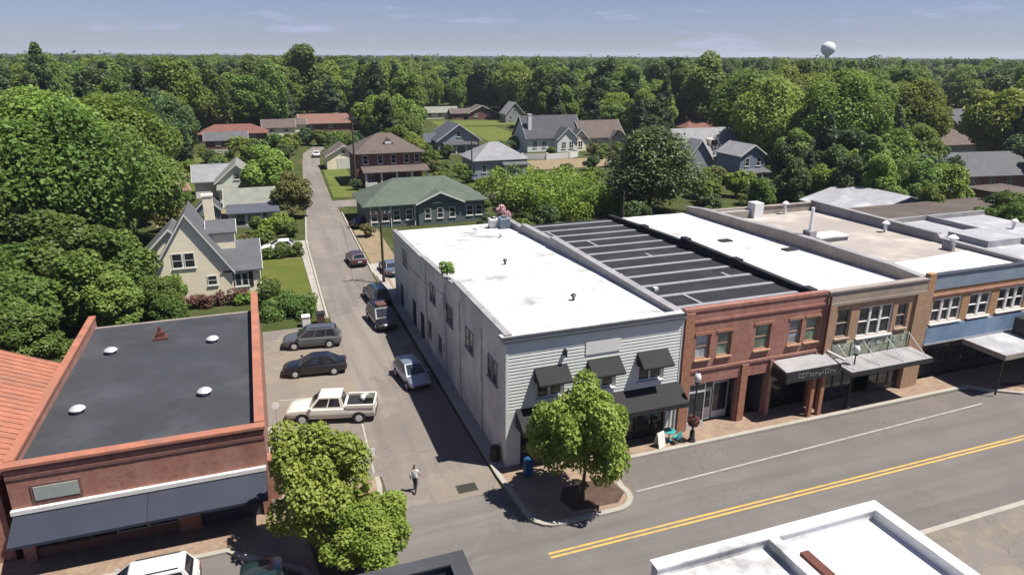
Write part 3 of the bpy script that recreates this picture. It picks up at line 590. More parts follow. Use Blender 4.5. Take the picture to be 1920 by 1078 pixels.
W1 = [(1.9, 3.5, 4.2, 6.0), (5.25, 6.9, 4.2, 6.0), (8.55, 10.2, 4.2, 6.0)]
SH = [(.9, 11.1, 0, 3.45)]
fw = MB(); holed(fw, FRONT, 0.002, 11.5, 0, 8.0, -.28, -.03, W1 + SH); fw.build('front_wall', 'siding_white', B1)
z = 3.62; k = 0
while z < 7.9:                                   # siding boards, lapped
    z1 = min(z + .2, 7.96)
    cuts = sorted([(h[0] - .1, h[1] + .1) for h in W1 if h[2] - .1 < z1 and h[3] + .1 > z]); u = .12
    for a, c in cuts + [(11.36, 99)]:
        if a > u: MB().hexa([FRONT(u, -.03, z), FRONT(a, -.03, z), FRONT(a, -.03, z1 - .004), FRONT(u, -.03, z1 - .004), FRONT(u, .035, z), FRONT(a, .035, z), FRONT(a, .004, z1 - .004), FRONT(u, .004, z1 - .004)]).build('board', 'siding_white', B1)
        u = c
    z += .2; k += 1
for u0, u1 in ((-.02, .12), (11.36, 11.5)): MB().box(u0, u1, -.03, .05, .13, 7.96, FRONT).build('corner_board', 'trim_white', B1)
MB().box(-.2, 11.5, -.26, .16, 7.97, 8.14, FRONT).build('cornice', 'trim_gray', B1); MB().box(-.26, 11.5, -.28, .26, 8.143, 8.24, FRONT).build('cornice', 'siding_white', B1)
MB().box(-.3, 11.5, -.36, .3, 8.243, 8.31, FRONT).build('coping', 'trim_dark', B1)
MB().box(-.28, 11.52, -.4, .02, 8.313, 8.36, FRONT).build('coping', 'roof_white', B1)
MB().box(4.9, 7.15, .036, .07, 6.55, 7.35, FRONT).build('sign_board', 'trim_white', B1)
MB().box(3.5, 3.62, .03, .3, 6.75, 7.15, FRONT).build('bracket', 'metal_dark', B1)
for h in W1:
    window(B1, FRONT, h[0], h[1], h[2], h[3], 2, 2, 'trim_white', 'glass', -.2, .09, .22, .1)
    awning(B1, FRONT, h[0] - .2, h[1] + .25, 6.2, 5.5, .95, 'awning_black', .12)
awning(B1, FRONT, .6, 11.5, 3.75, 2.95, 1.3, 'awning_black', .3)
MB().box(.9, 11.1, -1.5, -1.4, .1, 3.45, FRONT).build('back_panel', 'dark_inside', B1)
shopfront(B1, FRONT, .9, 4.5, 3.4, -.25, 3, 'trim_dark', None, 2.6)
shopfront(B1, FRONT, 4.5, 6.1, 3.4, -1.2, 1, 'trim_dark', 0)
shopfront(B1, FRONT, 6.1, 11.1, 3.4, -.25, 4, 'trim_dark', 2, 2.6)
MB().box(10.7, 10.95, -.2, .02, .13, 3.4, FRONT).build('post', 'trim_white', B1)
MB().box(.12, .9, -.03, .03, .13, 3.6, FRONT).build('corner_panel', 'siding_white', B1)
TW = wallT('W', x0=0)
for y in (1.4, 2.35, 6.2, 7.1, 11.1, 12.0, 16.1, 17.0, 26.6, 27.6):
    window(B1, TW, y, y + .8, 4.65, 6.1, 1, 2, 'trim_gray', 'glass', 0, .05, .06, .06)
for y, h in ((20.4, 2.3), (23.5, 2.4), (29, 2.2)): door(B1, TW, y, y + 1.1, .02, h, 'trim_dark', 0, False)
for y in (14.5, 17.8): window(B1, TW, y, y + 1.0, 1.2, 2.6, 2, 1, 'trim_gray', 'glass', 0, .06, .06, .03)
dp = MB(); dp.cyl((-.1, 13.0, .05), (-.1, 13.0, 7.4), .05); dp.cyl((-.1, 13.35, 2.6), (-.1, 13.35, 6.6), .035); dp.box(-.28, -.02, 12.75, 13.2, 5.6, 6.3); dp.box(-.2, -.02, 13.25, 13.45, 2.0, 2.6); dp.build('conduit', 'metal_light', B1)
for y in (4.4, 9.3, 19.2): MB().cyl((-.07, y, .05), (-.07, y, 7.2), .05).build('downspout', 'siding_side', B1)
for (x, y) in ((6.7, 5.6), (5.6, 15.9), (8.6, 25.6)):
    zz = lerp_prof(RF1, y); v = MB(); v.cyl((x, y, zz - .05), (x, y, zz + .3), .09); v.lathe([(.06, .28), (.19, .3), (.2, .36), (.1, .46), (.02, .48)], (x, y, zz)); v.build('roof_vent', 'metal_dark' if y < 20 else 'metal_light', B1, 40)
tr = MB()
for (p, q) in (((6.2, 29.2), (9.2, 29.4)), ((9.2, 29.4), (10.8, 30.6)), ((7.6, 31), (7.7, 29.3))): tr.cyl((*p, lerp_prof(RF1, p[1]) + .06), (*q, lerp_prof(RF1, q[1]) + .06), .05)
tr.build('roof_pipe', 'metal_light', B1)
settle(B1, (0, 0, 0))
def ac_unit(x, y, z, s, label, m='metal_white'):
    a = thing('air_conditioner', label, 'air conditioner', (x, y, z))
    MB().box(-.5 * s, .5 * s, -.45 * s, .45 * s, 0, .08).build('pad', 'metal_dark', a); MB().box(-.45 * s, .45 * s, -.4 * s, .4 * s, .08, .95 * s).build('case', m, a, bevel=.03)
    MB().lathe([(.3 * s, 0), (.32 * s, .03), (.06, .05), (.02, .05)], (0, 0, .95 * s)).build('fan_guard', 'metal_dark', a, 40)
    for i in range(5): MB().box(-.4 * s, .4 * s, -.4 * s - .012, -.4 * s, .2 * s + i * .13 * s, .24 * s + i * .13 * s).build('louvre', 'metal_dark', a)
for i, (x, y, s) in enumerate(((9.6, 30.6, 1.0), (10.5, 30.0, 1.15), (10.4, 31.6, .9))):
    ac_unit(x, y, lerp_prof(RF1, y) + .0, s, ['pale air conditioner, leftmost of three at the back of the white roof', 'largest air conditioner at the back of the white roof', 'small rear air conditioner behind the others on the white roof'][i], 'metal_white' if i != 1 else 'blue_panel_light')
# ---- 2: red brick building with the black membrane roof
B2 = thing('red_brick_building', 'two storey red brick building with black membrane roof crossed by pale strips', 'building')
RF2 = [(.3, 7.75), (30.5, 6.75)]
prof_slab('roof', 11.5, 22.35, RF2, .25, 'roof_black', B2)
PR2 = [(.3, 8.0), (17, 7.9), (17.4, 7.65), (24, 7.4), (30.5, 7.1)]
prof_wall('party_wall', 22.35, 22.65, PR2, 'roof_black', B2); MB().box(11.5, 22.35, 30.2, 30.5, 0, 6.5).build('rear_wall', 'brick_red', B2)
for i in range(12):
    y = 2.2 + i * 2.45; z0 = lerp_prof(RF2, y); z1 = lerp_prof(RF2, y + .4)
    MB().hexa([(11.75, y, z0 + .004), (22.25, y, z0 + .004), (22.25, y + .4, z1 + .004), (11.75, y + .4, z1 + .004), (11.75, y, z0 + .05), (22.25, y, z0 + .05), (22.25, y + .4, z1 + .05), (11.75, y + .4, z1 + .05)]).build('roof_strip', 'roof_strip', B2)
for x, i in ((14.4, 0), (15.5, 7), (13.6, 9), (20.2, 2), (18, 5)):
    y = 2.5 + i * 2.45; y1 = y + 2.13 if i in (0, 7, 9) else y + 1.0
    z0, z1 = lerp_prof(RF2, y) + .004, lerp_prof(RF2, y1) + .004
    MB().hexa([(x, y, z0), (x + .24, y, z0), (x + .24, y1, z1), (x, y1, z1), (x, y, z0 + .05), (x + .24, y, z0 + .05), (x + .24, y1, z1 + .05), (x, y1, z1 + .05)]).build('roof_strip', 'roof_strip', B2)
for (a, za), (c, zc) in zip(PR2[:-1], PR2[1:]):
    if c - a > 1: MB().hexa([(22.28, a, za), (22.72, a, za), (22.72, c, zc), (22.28, c, zc), (22.28, a, za + .09), (22.72, a, za + .09), (22.72, c, zc + .09), (22.28, c, zc + .09)]).build('coping', 'roof_black', B2)
MB().box(13.2, 13.5, 6.2, 6.5, 7.42, 7.75).build('roof_vent', 'metal_white', B2); MB().cyl((12.4, 9.6, 7.3), (12.4, 9.6, 7.85), .12).build('roof_vent', 'metal_light', B2, 40)
for y in (1.2, 9, 16, 23): MB().box(22.2, 22.75, y, y + .9, lerp_prof(PR2, y) + .1, lerp_prof(PR2, y) + .22).build('patch', 'trim_dark', B2)
W2 = [(12.5, 13.55, 5.05, 6.7), (14.1, 15.15, 5.05, 6.7), (16.95, 18.15, 5.05, 6.8), (19.65, 20.65, 5.05, 6.8), (21.0, 22.1, 5.05, 6.8)]
H2 = [(12.35, 16.0, 0, 3.35), (16.75, 18.3, 0, 3.3), (18.75, 22.0, 0, 3.3)]
fw = MB(); holed(fw, FRONT, 11.52, 22.5, 0, 8.3, -.3, 0, W2 + H2); fw.build('front_wall', 'brick_red', B2)
MB().box(11.52, 22.5, -.34, .06, 8.303, 8.5, FRONT).build('coping', 'brick_red', B2); MB().box(11.52, 22.5, .003, .07, 7.55, 7.7, FRONT).build('string_course', 'brick_red', B2); MB().box(11.52, 22.5, .003, .08, 4.25, 4.42, FRONT).build('string_course', 'brick_red', B2)
for a, b, m in ((11.55, 12.2, 'brick_orange'), (16.15, 16.65, 'brick_orange'), (18.38, 18.68, 'brick_red'), (22.08, 22.5, 'brick_orange')):
    MB().box(a, b, .003, .14, .1, 4.2 if a > 12 else 8.25, FRONT).build('pilaster', m, B2)
for i, h in enumerate(W2):
    window(B2, FRONT, h[0], h[1], h[2], h[3], 1, 2, 'brick_tan', ('glass_gray', 'glass_green', 'glass_green', 'glass_gray', 'glass_green')[i], -.2, .07, .26, .08)
    MB().box(h[0] - .12, h[1] + .12, .003, .05, h[3], h[3] + .18, FRONT).build('lintel', 'brick_orange', B2)
MB().box(12.35, 16.0, -1.8, -1.7, .1, 3.4, FRONT).build('back_panel', 'dark_inside', B2)
shopfront(B2, FRONT, 12.35, 13.6, 3.3, -.1, 1, 'metal_light', None, 2.75); shopfront(B2, FRONT, 13.6, 16.0, 3.3, -.9, 2, 'metal_light', 0, 2.75)
MB().box(16.75, 18.3, -2.6, -2.5, .1, 3.3, FRONT).build('recess_wall', 'trim_gray', B2); MB().box(16.6, 16.75, -2.6, -.3, .1, 3.3, FRONT).build('recess_wall', 'trim_gray', B2); MB().box(18.3, 18.42, -2.6, -.3, .1, 3.3, FRONT).build('recess_wall', 'wall_navy', B2)
MB().box(18.75, 22.0, -2.2, -2.1, .1, 3.3, FRONT).build('back_panel', 'dark_inside', B2); shopfront(B2, FRONT, 18.75, 22.0, 3.3, -1.4, 3, 'trim_dark', 1, 2.6)
cn2 = MB().hexa([FRONT(18.6, .01, 3.95), FRONT(22.95, .01, 3.95), FRONT(22.95, 1.45, 3.7), FRONT(18.6, 1.45, 3.7), FRONT(18.6, .01, 4.1), FRONT(22.95, .01, 4.1), FRONT(22.95, 1.45, 3.85), FRONT(18.6, 1.45, 3.85)]).build('canopy', 'flash_gray', B2)
MB().box(18.56, 22.99, 1.45, 1.52, 3.1, 3.88, FRONT).build('fascia', 'trim_dark', cn2); MB().box(18.53, 18.59, .02, 1.45, 3.1, 3.72, FRONT).build('fascia', 'trim_dark', cn2); MB().box(22.96, 23.02, .02, 1.45, 3.1, 3.72, FRONT).build('fascia', 'trim_dark', cn2)
gl = MB(); rg = random.Random(5); u = 19.5
while u < 22.6:                                   # pale weathered marks on the fascia, too worn to read
    wd = rg.uniform(.1, .26); hh = rg.uniform(.16, .36); z0 = 3.35 + rg.uniform(-.03, .05)
    gl.box(u, u + .055, 1.523, 1.535, z0, z0 + hh, FRONT); gl.box(u + .06, u + wd, 1.523, 1.535, z0 + hh - .07, z0 + hh, FRONT)
    if rg.random() > .4: gl.box(u + .06, u + wd, 1.523, 1.535, z0, z0 + .06, FRONT)
    u += wd + .08
gl.build('faded_lettering', 'worn_letter', cn2)
for u in (21.15, 21.95): MB().box(u - .14, u + .14, 1.0, 1.28, .13, 3.7, FRONT).build('post', 'brick_orange', B2)
MB().box(22.95, 23.15, .02, 1.7, 4.12, 4.24, FRONT).build('canopy_edge', 'metal_light', B2)
settle(B2, (11.5, 0, 0))
# ---- 3: tan brick building
B3 = thing('tan_brick_building', 'narrow tan brick building with grey cornice, pale canopy and white roof', 'building')
RF3 = [(.4, 7.75), (29.5, 7.0)]
prof_slab('roof', 22.65, 31.2, RF3, .25, 'roof_white_dirty', B3)
PR3 = [(.3, 8.35), (3, 8.5), (14, 8.45), (20, 8.15), (26.5, 7.95), (29.5, 7.6)]
prof_wall('party_wall', 31.2, 31.55, PR3, 'flash_tan', B3); MB().box(22.65, 31.2, 29.2, 29.5, 0, 6.95).build('rear_wall', 'brick_tan', B3)
for (a, za), (c, zc) in zip(PR3[:-1], PR3[1:]): MB().hexa([(31.1, a + .01, za), (31.75, a + .01, za), (31.75, c, zc), (31.1, c, zc), (31.1, a + .01, za + .09), (31.75, a + .01, za + .09), (31.75, c, zc + .09), (31.1, c, zc + .09)]).build('coping', 'flash_gray', B3)
for x, y in ((26.9, 16.8), (29.9, 12.1)):
    zz = lerp_prof(RF3, y); MB().box(x - .55, x + .55, y - .4, y + .4, zz - .02, zz + .12).build('roof_hatch', 'trim_dark', B3)
W3 = [(23.6, 24.75, 4.95, 7.0), (25.5, 28.55, 4.75, 6.95), (28.95, 29.95, 5.0, 6.8)]
fw = MB(); holed(fw, FRONT, 22.5, 31.3, 0, 7.6, -.3, 0, W3 + [(23.4, 30.4, 0, 3.3)]); fw.build('front_wall', 'brick_tan', B3)
MB().box(22.5, 31.3, -.3, .1, 7.603, 8.35, FRONT).build('cornice', 'stone_gray', B3); MB().box(22.5, 31.3, -.36, .18, 8.353, 8.47, FRONT).build('coping', 'flash_tan', B3); MB().box(22.5, 31.3, .003, .16, 7.4, 7.598, FRONT).build('cornice', 'stone_gray', B3)
for a, b in ((22.55, 23.3), (30.45, 31.28)): MB().box(a, b, .003, .16, .1, 7.39, FRONT).build('pilaster', 'brick_tan', B3)
MB().box(22.52, 22.6, .16, .3, .13, 8.2, FRONT).build('downspout', 'rust', B3)
window(B3, FRONT, *W3[0][:2], *W3[0][2:], 1, 2, 'stone_gray', 'glass', -.2, .09, .26, .1); window(B3, FRONT, *W3[1][:2], *W3[1][2:], 3, 2, 'trim_white', 'glass', -.2, .1, .26, .12, mull=.09); window(B3, FRONT, *W3[2][:2], *W3[2][2:], 1, 2, 'stone_gray', 'glass', -.2, .09, .26, .1)
MB().box(23.35, 30.42, .003, .06, 3.5, 4.6, FRONT).build('transom_panel', 'transom_green', B3)
for i in range(9): u = 23.6 + i * .76; MB().box(u, u + .32, .062, .09, 4.05, 4.45, FRONT).build('transom_light', 'sign_pale', B3)
for u in (23.42, 25.15, 26.9, 28.6, 30.3): MB().box(u, u + .07, .062, .12, 3.5, 4.6, FRONT).build('mullion', 'sign_pale', B3)
c3 = MB().hexa([FRONT(23.5, .01, 3.25), FRONT(30.7, .01, 3.25), FRONT(30.7, 2.0, 3.15), FRONT(23.5, 2.0, 3.15), FRONT(23.5, .01, 3.45), FRONT(30.7, .01, 3.45), FRONT(30.7, 2.0, 3.35), FRONT(23.5, 2.0, 3.35)]).build('canopy', 'flash_gray', B3, bevel=.02)
MB().box(23.48, 30.72, 2.003, 2.05, 3.02, 3.36, FRONT).build('fascia', 'trim_dark', c3)
for u in (23.9, 26.1, 28.2, 30.3): MB().cyl(FRONT(u, .1, 4.55), FRONT(u, 1.85, 3.36), .03, .03, 6).build('tie_rod', 'metal_light', c3)
MB().box(23.4, 30.4, -1.9, -1.8, .1, 3.3, FRONT).build('back_panel', 'dark_inside', B3)
shopfront(B3, FRONT, 23.4, 26.1, 3.25, -.25, 3, 'trim_dark', None, 2.5); shopfront(B3, FRONT, 26.1, 27.6, 3.25, -1.3, 1, 'trim_dark', 0); shopfront(B3, FRONT, 27.6, 30.4, 3.25, -.25, 3, 'trim_dark', None, 2.5)
settle(B3, (22.6, 0, 0))
# ---- 4: gold brick building with blue bands
B4 = thing('blue_banded_building', 'gold brick building with two blue bands and white triple windows', 'building')
RF4 = [(.4, 7.45), (26, 7.1)]
prof_slab('roof', 31.55, 44.8, RF4, .3, 'roof_tan', B4)
MB().hexa([(31.8, .5, 7.453), (44.5, .5, 7.453), (44.5, 7.2, 7.362), (31.8, 6.0, 7.378), (31.8, .5, 7.47), (44.5, .5, 7.47), (44.5, 7.2, 7.38), (31.8, 6.0, 7.396)]).build('roof_coating', 'roof_white', B4)
MB().hexa([(31.9, 6.5, 7.375), (33.2, 6.5, 7.375), (33.4, 13.4, 7.28), (31.9, 13.4, 7.28), (31.9, 6.5, 7.39), (33.2, 6.5, 7.39), (33.4, 13.4, 7.295), (31.9, 13.4, 7.295)]).build('roof_coating', 'roof_white', B4)
PR4 = [(.3, 7.7), (10, 7.7), (10.4, 8.05), (26, 8.1)]
prof_wall('party_wall', 44.8, 45.2, PR4, 'flash_gray', B4)
for (a, za), (c, zc) in zip(PR4[:-1], PR4[1:]):
    if c - a > 1: MB().hexa([(44.7, a, za), (45.3, a, za), (45.3, c, zc), (44.7, c, zc), (44.7, a, za + .09), (45.3, a, za + .09), (45.3, c, zc + .09), (44.7, c, zc + .09)]).build('coping', 'flash_gray', B4)
MB().box(31.55, 44.8, 25.7, 26, 0, 7.9).build('rear_wall', 'flash_tan', B4); MB().box(31.55, 44.8, 25.6, 26.1, 7.903, 8.0).build('coping', 'flash_tan', B4)
W4 = [(32.25, 35.15, 4.9, 6.75), (35.9, 38.1, 4.95, 6.75), (38.9, 41.8, 5.0, 6.85), (42.3, 44.6, 5.0, 6.85)]
fw = MB(); holed(fw, FRONT, 31.32, 45.2, 0, 7.5, -.3, 0, W4 + [(32.2, 44.7, 0, 3.3)]); fw.build('front_wall', 'brick_gold', B4)
MB().box(31.95, 45.2, -.3, .06, 7.503, 8.55, FRONT).build('blue_band', 'blue_panel_light', B4); MB().box(31.95, 45.2, -.36, .12, 8.553, 8.63, FRONT).build('coping', 'wall_navy', B4); MB().box(31.32, 31.948, -.3, .12, 7.503, 8.75, FRONT).build('pier', 'brick_gold', B4)
MB().box(31.32, 31.948, .003, .12, .1, 7.5, FRONT).build('pier', 'brick_tan', B4)
MB().box(31.95, 45.2, .003, .14, 3.4, 4.7, FRONT).build('blue_band', 'blue_panel', B4); MB().box(31.95, 45.2, .003, .2, 3.3, 3.398, FRONT).build('ledge', 'flash_gray', B4)
MB().box(31.95, 45.2, .003, .1, 6.98, 7.12, FRONT).build('string_course', 'brick_red', B4)
for h, c in zip(W4, (3, 2, 3, 2)): window(B4, FRONT, *h, c, 2, 'trim_white', 'glass', -.2, .12, .26, .13, mull=.11)
MB().box(32.2, 44.7, -2.0, -1.9, .1, 3.3, FRONT).build('back_panel', 'dark_inside', B4); shopfront(B4, FRONT, 32.2, 44.7, 3.25, -1.0, 9, 'trim_dark', 3, 2.5)
c4 = MB().box(35.9, 45.2, .21, 3.4, 3.05, 3.3, FRONT).build('canopy', 'roof_gray', B4); MB().box(35.84, 45.2, 3.403, 3.46, 2.95, 3.34, FRONT).build('fascia', 'flash_tan', c4); MB().box(35.82, 35.898, .21, 3.4, 2.95, 3.34, FRONT).build('fascia', 'flash_tan', c4)
MB().cyl(FRONT(36.1, 3.2, .13), FRONT(36.1, 3.2, 3.05), .06).build('post', 'metal_dark', c4)
MB().box(40.5, 45.0, .5, 3.2, 3.303, 4.6, FRONT).build('canopy_sign', 'trim_dark', c4)
def vent_pipe(parent, x, y, z, h, r, m='metal_white', cap=True):
    v = MB(); v.cyl((x, y, z - .05), (x, y, z + h), r, r, 10)
    if cap: v.lathe([(r * .7, h - .03), (r * 2.1, h), (r * 2.2, h + .1), (r * .8, h + .3), (.01, h + .32)], (x, y, z), 12)
    return v.build('roof_vent', m, parent, 40)
MB().box(31.85, 32.55, 12.0, 12.9, 7.2, 8.9).build('chimney_base', 'flash_gray', B4); MB().cyl((32.2, 12.45, 8.9), (32.2, 12.45, 10.9), .14).build('vent_stack', 'metal_white', B4, 40)
vent_pipe(B4, 43.6, 14.9, 7.25, .8, .16); vent_pipe(B4, 43.5, 7.9, 7.35, 1.0, .2); vent_pipe(B4, 40.5, 25.0, 7.1, 1.1, .16); MB().box(43.0, 43.3, 7.4, 8.4, 7.35, 8.0).build('roof_vent', 'flash_gray', B4)
MB().box(34.6, 37.8, 13.6, 15.2, 7.24, 7.62).build('skylight_curb', 'flash_gray', B4); MB().box(34.5, 37.9, 13.5, 15.3, 7.623, 7.78).build('skylight_lid', 'roof_white', B4, bevel=.03)
MB().box(35.9, 37.0, 24.2, 25.4, 7.08, 8.7).build('roof_housing', 'metal_white', B4); MB().box(32.2, 35.6, 24.6, 25.5, 7.1, 7.9).build('roof_housing', 'flash_tan', B4)
settle(B4, (31.5, 0, 0))
# ---- 5 and beyond
B5 = thing('grey_roofed_building', 'grey flat roofed block at the far right of the street row', 'building')
MB().box(45.25, 62, .3, 19, 0, 6.6).build('wall', 'brick_tan', B5); MB().box(45.25, 62, .2, 19, 6.603, 6.85).build('roof', 'roof_gray', B5); MB().box(45.4, 61.6, .5, 5.5, 6.853, 6.9).build('roof_coating', 'roof_white', B5)
MB().box(53.5, 53.8, .3, 19, 6.853, 7.35).build('parapet', 'flash_gray', B5); MB().box(45.25, 62, 18.7, 19.05, 6.853, 7.3).build('parapet', 'flash_gray', B5); MB().box(49, 53.2, 8.6, 12.6, 6.853, 7.45).build('roof_platform', 'roof_gray', B5)
vent_pipe(B5, 56, 10, 6.85, .9, .15); vent_pipe(B5, 58.5, 13, 6.85, .7, .15); MB().box(56.5, 58.5, 5, 7, 6.853, 7.9).build('roof_housing', 'metal_light', B5)
T5 = wallT('S', y0=.3)
for i in range(5): window(B5, T5, 46.4 + i * 3.1, 48.2 + i * 3.1, 4.2, 5.8, 2, 2, 'trim_white', 'glass', .004, .09, .12, .08)
MB().box(45.3, 61.9, .003, .14, 6.2, 6.55, T5).build('cornice', 'stone_gray', B5); shopfront(B5, T5, 46, 61, 3.1, .01, 8, 'trim_dark', 3, 2.5)
awning(B5, T5, 46, 61, 3.6, 2.9, 1.3, 'awning_black', .25)
settle(B5, (45.3, 0, 0))
B6 = thing('brown_roofed_shed', 'low building with broad weathered brown flat roof behind the street row', 'building')
MB().box(55, 80, 20.4, 33, 0, 4.7).build('wall', 'brick_tan', B6); MB().box(54.8, 80.2, 20.2, 33.2, 4.703, 4.95).build('roof', 'roof_brown', B6); MB().box(54.8, 80.2, 20.2, 20.5, 4.953, 5.15).build('parapet', 'flash_gray', B6); settle(B6, (55, 20, 0))
B7 = thing('white_metal_shed', 'shed with pale white metal gable roof behind the brown roof', 'shed')
MB().box(62.5, 77.5, 35, 46, 0, 3.2).build('wall', 'sd_gray', B7)
rf = MB(); rf.hexa([(62, 34.6, 3.2), (70, 34.6, 5.3), (70, 46.4, 5.3), (62, 46.4, 3.2), (62, 34.6, 3.32), (70, 34.6, 5.42), (70, 46.4, 5.42), (62, 46.4, 3.32)]); rf.hexa([(70, 34.6, 5.3), (78, 34.6, 3.2), (78, 46.4, 3.2), (70, 46.4, 5.3), (70, 34.6, 5.42), (78, 34.6, 3.32), (78, 46.4, 3.32), (70, 46.4, 5.42)])
rf.build('roof', 'roof_gray', B7); MB().extr([(62.5, 3.2), (77.5, 3.2), (70, 5.2)], 35, 35.3).build('gable', 'sd_gray', B7); settle(B7, (62.5, 35, 0))

# ------------------------------------------------------------------ left: low brick building with navy awning
BL = thing('navy_awning_building', 'low brick building with dark flat roof, orange coping and long navy awning', 'building')
WL, EL = -24.1, -12.95
prof_slab('roof', WL + .3, EL - .35, [(.35, 4.75), (19.6, 4.55)], .25, 'roof_dark', BL)
SIGN = (-23.1, -21.3, 3.4, 4.1)
fw = MB(); holed(fw, FRONT, WL, EL, 0, 5.05, -.35, 0, [(-23.6, -13.4, 0, 2.35)]); fw.build('front_wall', 'brick_red', BL)
MB().box(WL - .02, EL + .02, -.3, .06, 5.053, 5.2, FRONT).build('cornice', 'brick_house', BL); MB().box(WL, EL, .003, .05, 4.62, 4.78, FRONT).build('string_course', 'brick_house', BL)
MB().box(WL - .08, EL + .08, -.42, .12, 5.203, 5.34, FRONT).build('coping', 'coping_orange', BL)
prof_wall('side_wall', EL - .35, EL, [(.36, 5.2), (20.5, 5.2), (22, 5.2)], 'brick_red', BL); 
for i in range(6): y = .45 + i * 3.6; MB().box(EL - .42, EL + .07, y, y + 3.58, 5.203, 5.38).build('coping', 'coping_orange', BL)
prof_wall('side_wall', WL, WL + .3, [(.36, 5.05), (20.2, 5.2)], 'brick_red', BL)
for i in range(5): y = .45 + i * 3.95; MB().box(WL - .08, WL + .36, y, y + 3.93, 5.203, 5.36).build('coping', 'coping_orange', BL)
MB().box(WL + .3, EL - .35, 19.3, 19.6, 0, 4.29).build('rear_wall', 'brick_red', BL); MB().box(WL + .3, EL - .35, 19.55, 19.75, 4.3, 4.62).build('gutter', 'flash_tan', BL)
MB().box(SIGN[0], SIGN[1], .003, .1, SIGN[2], SIGN[3], FRONT).build('sign_board', 'sign_pale', BL); MB().box(SIGN[0] - .12, SIGN[1] + .12, .003, .06, SIGN[2] - .12, SIGN[3] + .12, FRONT).build('sign_frame', 'brick_house', BL)
MB().box(WL - .05, EL - .1, .003, .2, 2.86, 3.08, FRONT).build('awning_rail', 'trim_white', BL)
for i in range(2):
    u0, u1 = (WL, -18.5) if i == 0 else (-18.48, EL - .12)
    awning(BL, FRONT, u0, u1, 2.86, 2.15, 1.6, 'awning_navy', .14)
MB().box(-23.6, -13.4, -1.9, -1.8, .1, 2.35, FRONT).build('back_panel', 'dark_inside', BL)
shopfront(BL, FRONT, -23.6, -20.2, 2.33, -.25, 3, 'trim_dark', None, None, .5, kneem='brick_house'); shopfront(BL, FRONT, -20.2, -17.4, 2.33, -.25, 2, 'trim_gray', None, None, .5, kneem='brick_house')
MB().box(-17.4, -16.4, -.3, .02, .1, 2.35, FRONT).build('brick_pier', 'brick_orange', BL); shopfront(BL, FRONT, -16.4, -13.4, 2.33, -.2, 3, 'wall_navy', None, None, .9, kneem='wall_navy')
MB().box(-15.6, -13.9, -.12, .05, 1.95, 2.2, FRONT).build('sign_board', 'coping_orange', BL)
MB().box(EL + .003, EL + .5, .1, .7, 0, 3.2).build('buttress', 'brick_red', BL); MB().box(EL + .003, EL + .55, .05, 8, 0, .9).build('planter_wall', 'concrete', BL); MB().box(EL + .003, EL + .58, .02, .75, 3.203, 3.3).build('coping', 'coping_orange', BL)
for i, (x, y) in enumerate(((-22.0, 14.4), (-15.9, 14.3), (-16.0, 6.0), (-22.3, 6.0))):
    v = MB(); zz = 4.75 - .2 * y / 19.6; v.cyl((x, y, zz - .03), (x, y, zz + .18), .2, .2, 12); v.lathe([(.18, .16), (.38, .18), (.4, .24), (.3, .34), (.14, .4), (.02, .42)], (x, y, zz), 16); v.build('roof_vent', 'metal_light', BL, 40)
v = MB(); v.box(-19.7, -18.8, 15.7, 16.5, 4.5, 4.75); v.box(-19.5, -19.0, 15.9, 16.3, 4.75, 5.1); v.cyl((-19.25, 16.1, 5.05), (-19.25, 16.1, 5.45), .13, .09); v.build('roof_flue', 'rust', BL)
settle(BL, (-18.5, 0, 0))
BO = thing('orange_metal_roofed_building', 'neighbour building with orange standing seam metal roof at the left edge', 'building')
MB().box(-36.6, -24.6, .5, 13.0, 0, 4.5).build('wall', 'brick_red', BO); MB().extr([(-36.6, 4.5), (-24.6, 4.5), (-30.6, 7.3)], .5, 13.0).build('gable', 'brick_red', BO)
for s in (1, -1):
    for i in range(26):
        y = .2 + i * .5
        a, b = (-24.3, 4.62) if s > 0 else (-36.9, 4.62), (-30.6, 7.5)
        m = MB(); m.hexa([(a[0], y, a[1]), (b[0], y, b[1]), (b[0], y + .49, b[1]), (a[0], y + .49, a[1]), (a[0], y, a[1] + .04), (b[0], y, b[1] + .04), (b[0], y + .49, b[1] + .04), (a[0], y + .49, a[1] + .04)])
        m.hexa([(a[0], y + .47, a[1] + .04), (b[0], y + .47, b[1] + .04), (b[0], y + .5, b[1] + .04), (a[0], y + .5, a[1] + .04), (a[0], y + .47, a[1] + .09), (b[0], y + .47, b[1] + .09), (b[0], y + .5, b[1] + .09), (a[0], y + .5, a[1] + .09)])
        m.build('roof_panel', 'coping_orange', BO)
settle(BO, (-30.6, 6.5, 0))

# ------------------------------------------------------------------ near side of the main street
BS = thing('white_parapet_building', 'white flat roofed building with low parapets at the bottom right corner', 'building')
MB().box(.5, 11.4, -40, -15.35, 0, 4.4).build('wall', 'sd_gray', BS)
MB().box(.5, 5.55, -40, -15.35, 4.403, 4.6).build('roof', 'roof_white', BS); MB().box(5.85, 11.0, -40, -15.35, 4.403, 4.55).build('roof', 'roof_white', BS)
MB().box(.5, 11.4, -15.35, -14.95, 0, 5.0).build('front_parapet', 'roof_white', BS); MB().box(5.55, 5.85, -40, -15.35, 4.403, 5.0).build('party_parapet', 'roof_white', BS); MB().box(11.0, 11.4, -40, -15.353, 4.403, 5.0).build('side_parapet', 'roof_white', BS)
for a in ((.44, 11.46, -15.42, -14.88), (5.48, 5.92, -40, -15.425), (10.94, 11.46, -40, -15.425)): MB().box(*a, 5.003, 5.07).build('coping', 'roof_white', BS)
MB().box(6.35, 6.75, -17.6, -16.2, 4.553, 4.8).build('roof_curb', 'rust', BS)
settle(BS, (6, -15, 0))
BD = thing('dark_parapet_building', 'tall building corner with dark grey parapet at the bottom edge', 'building')
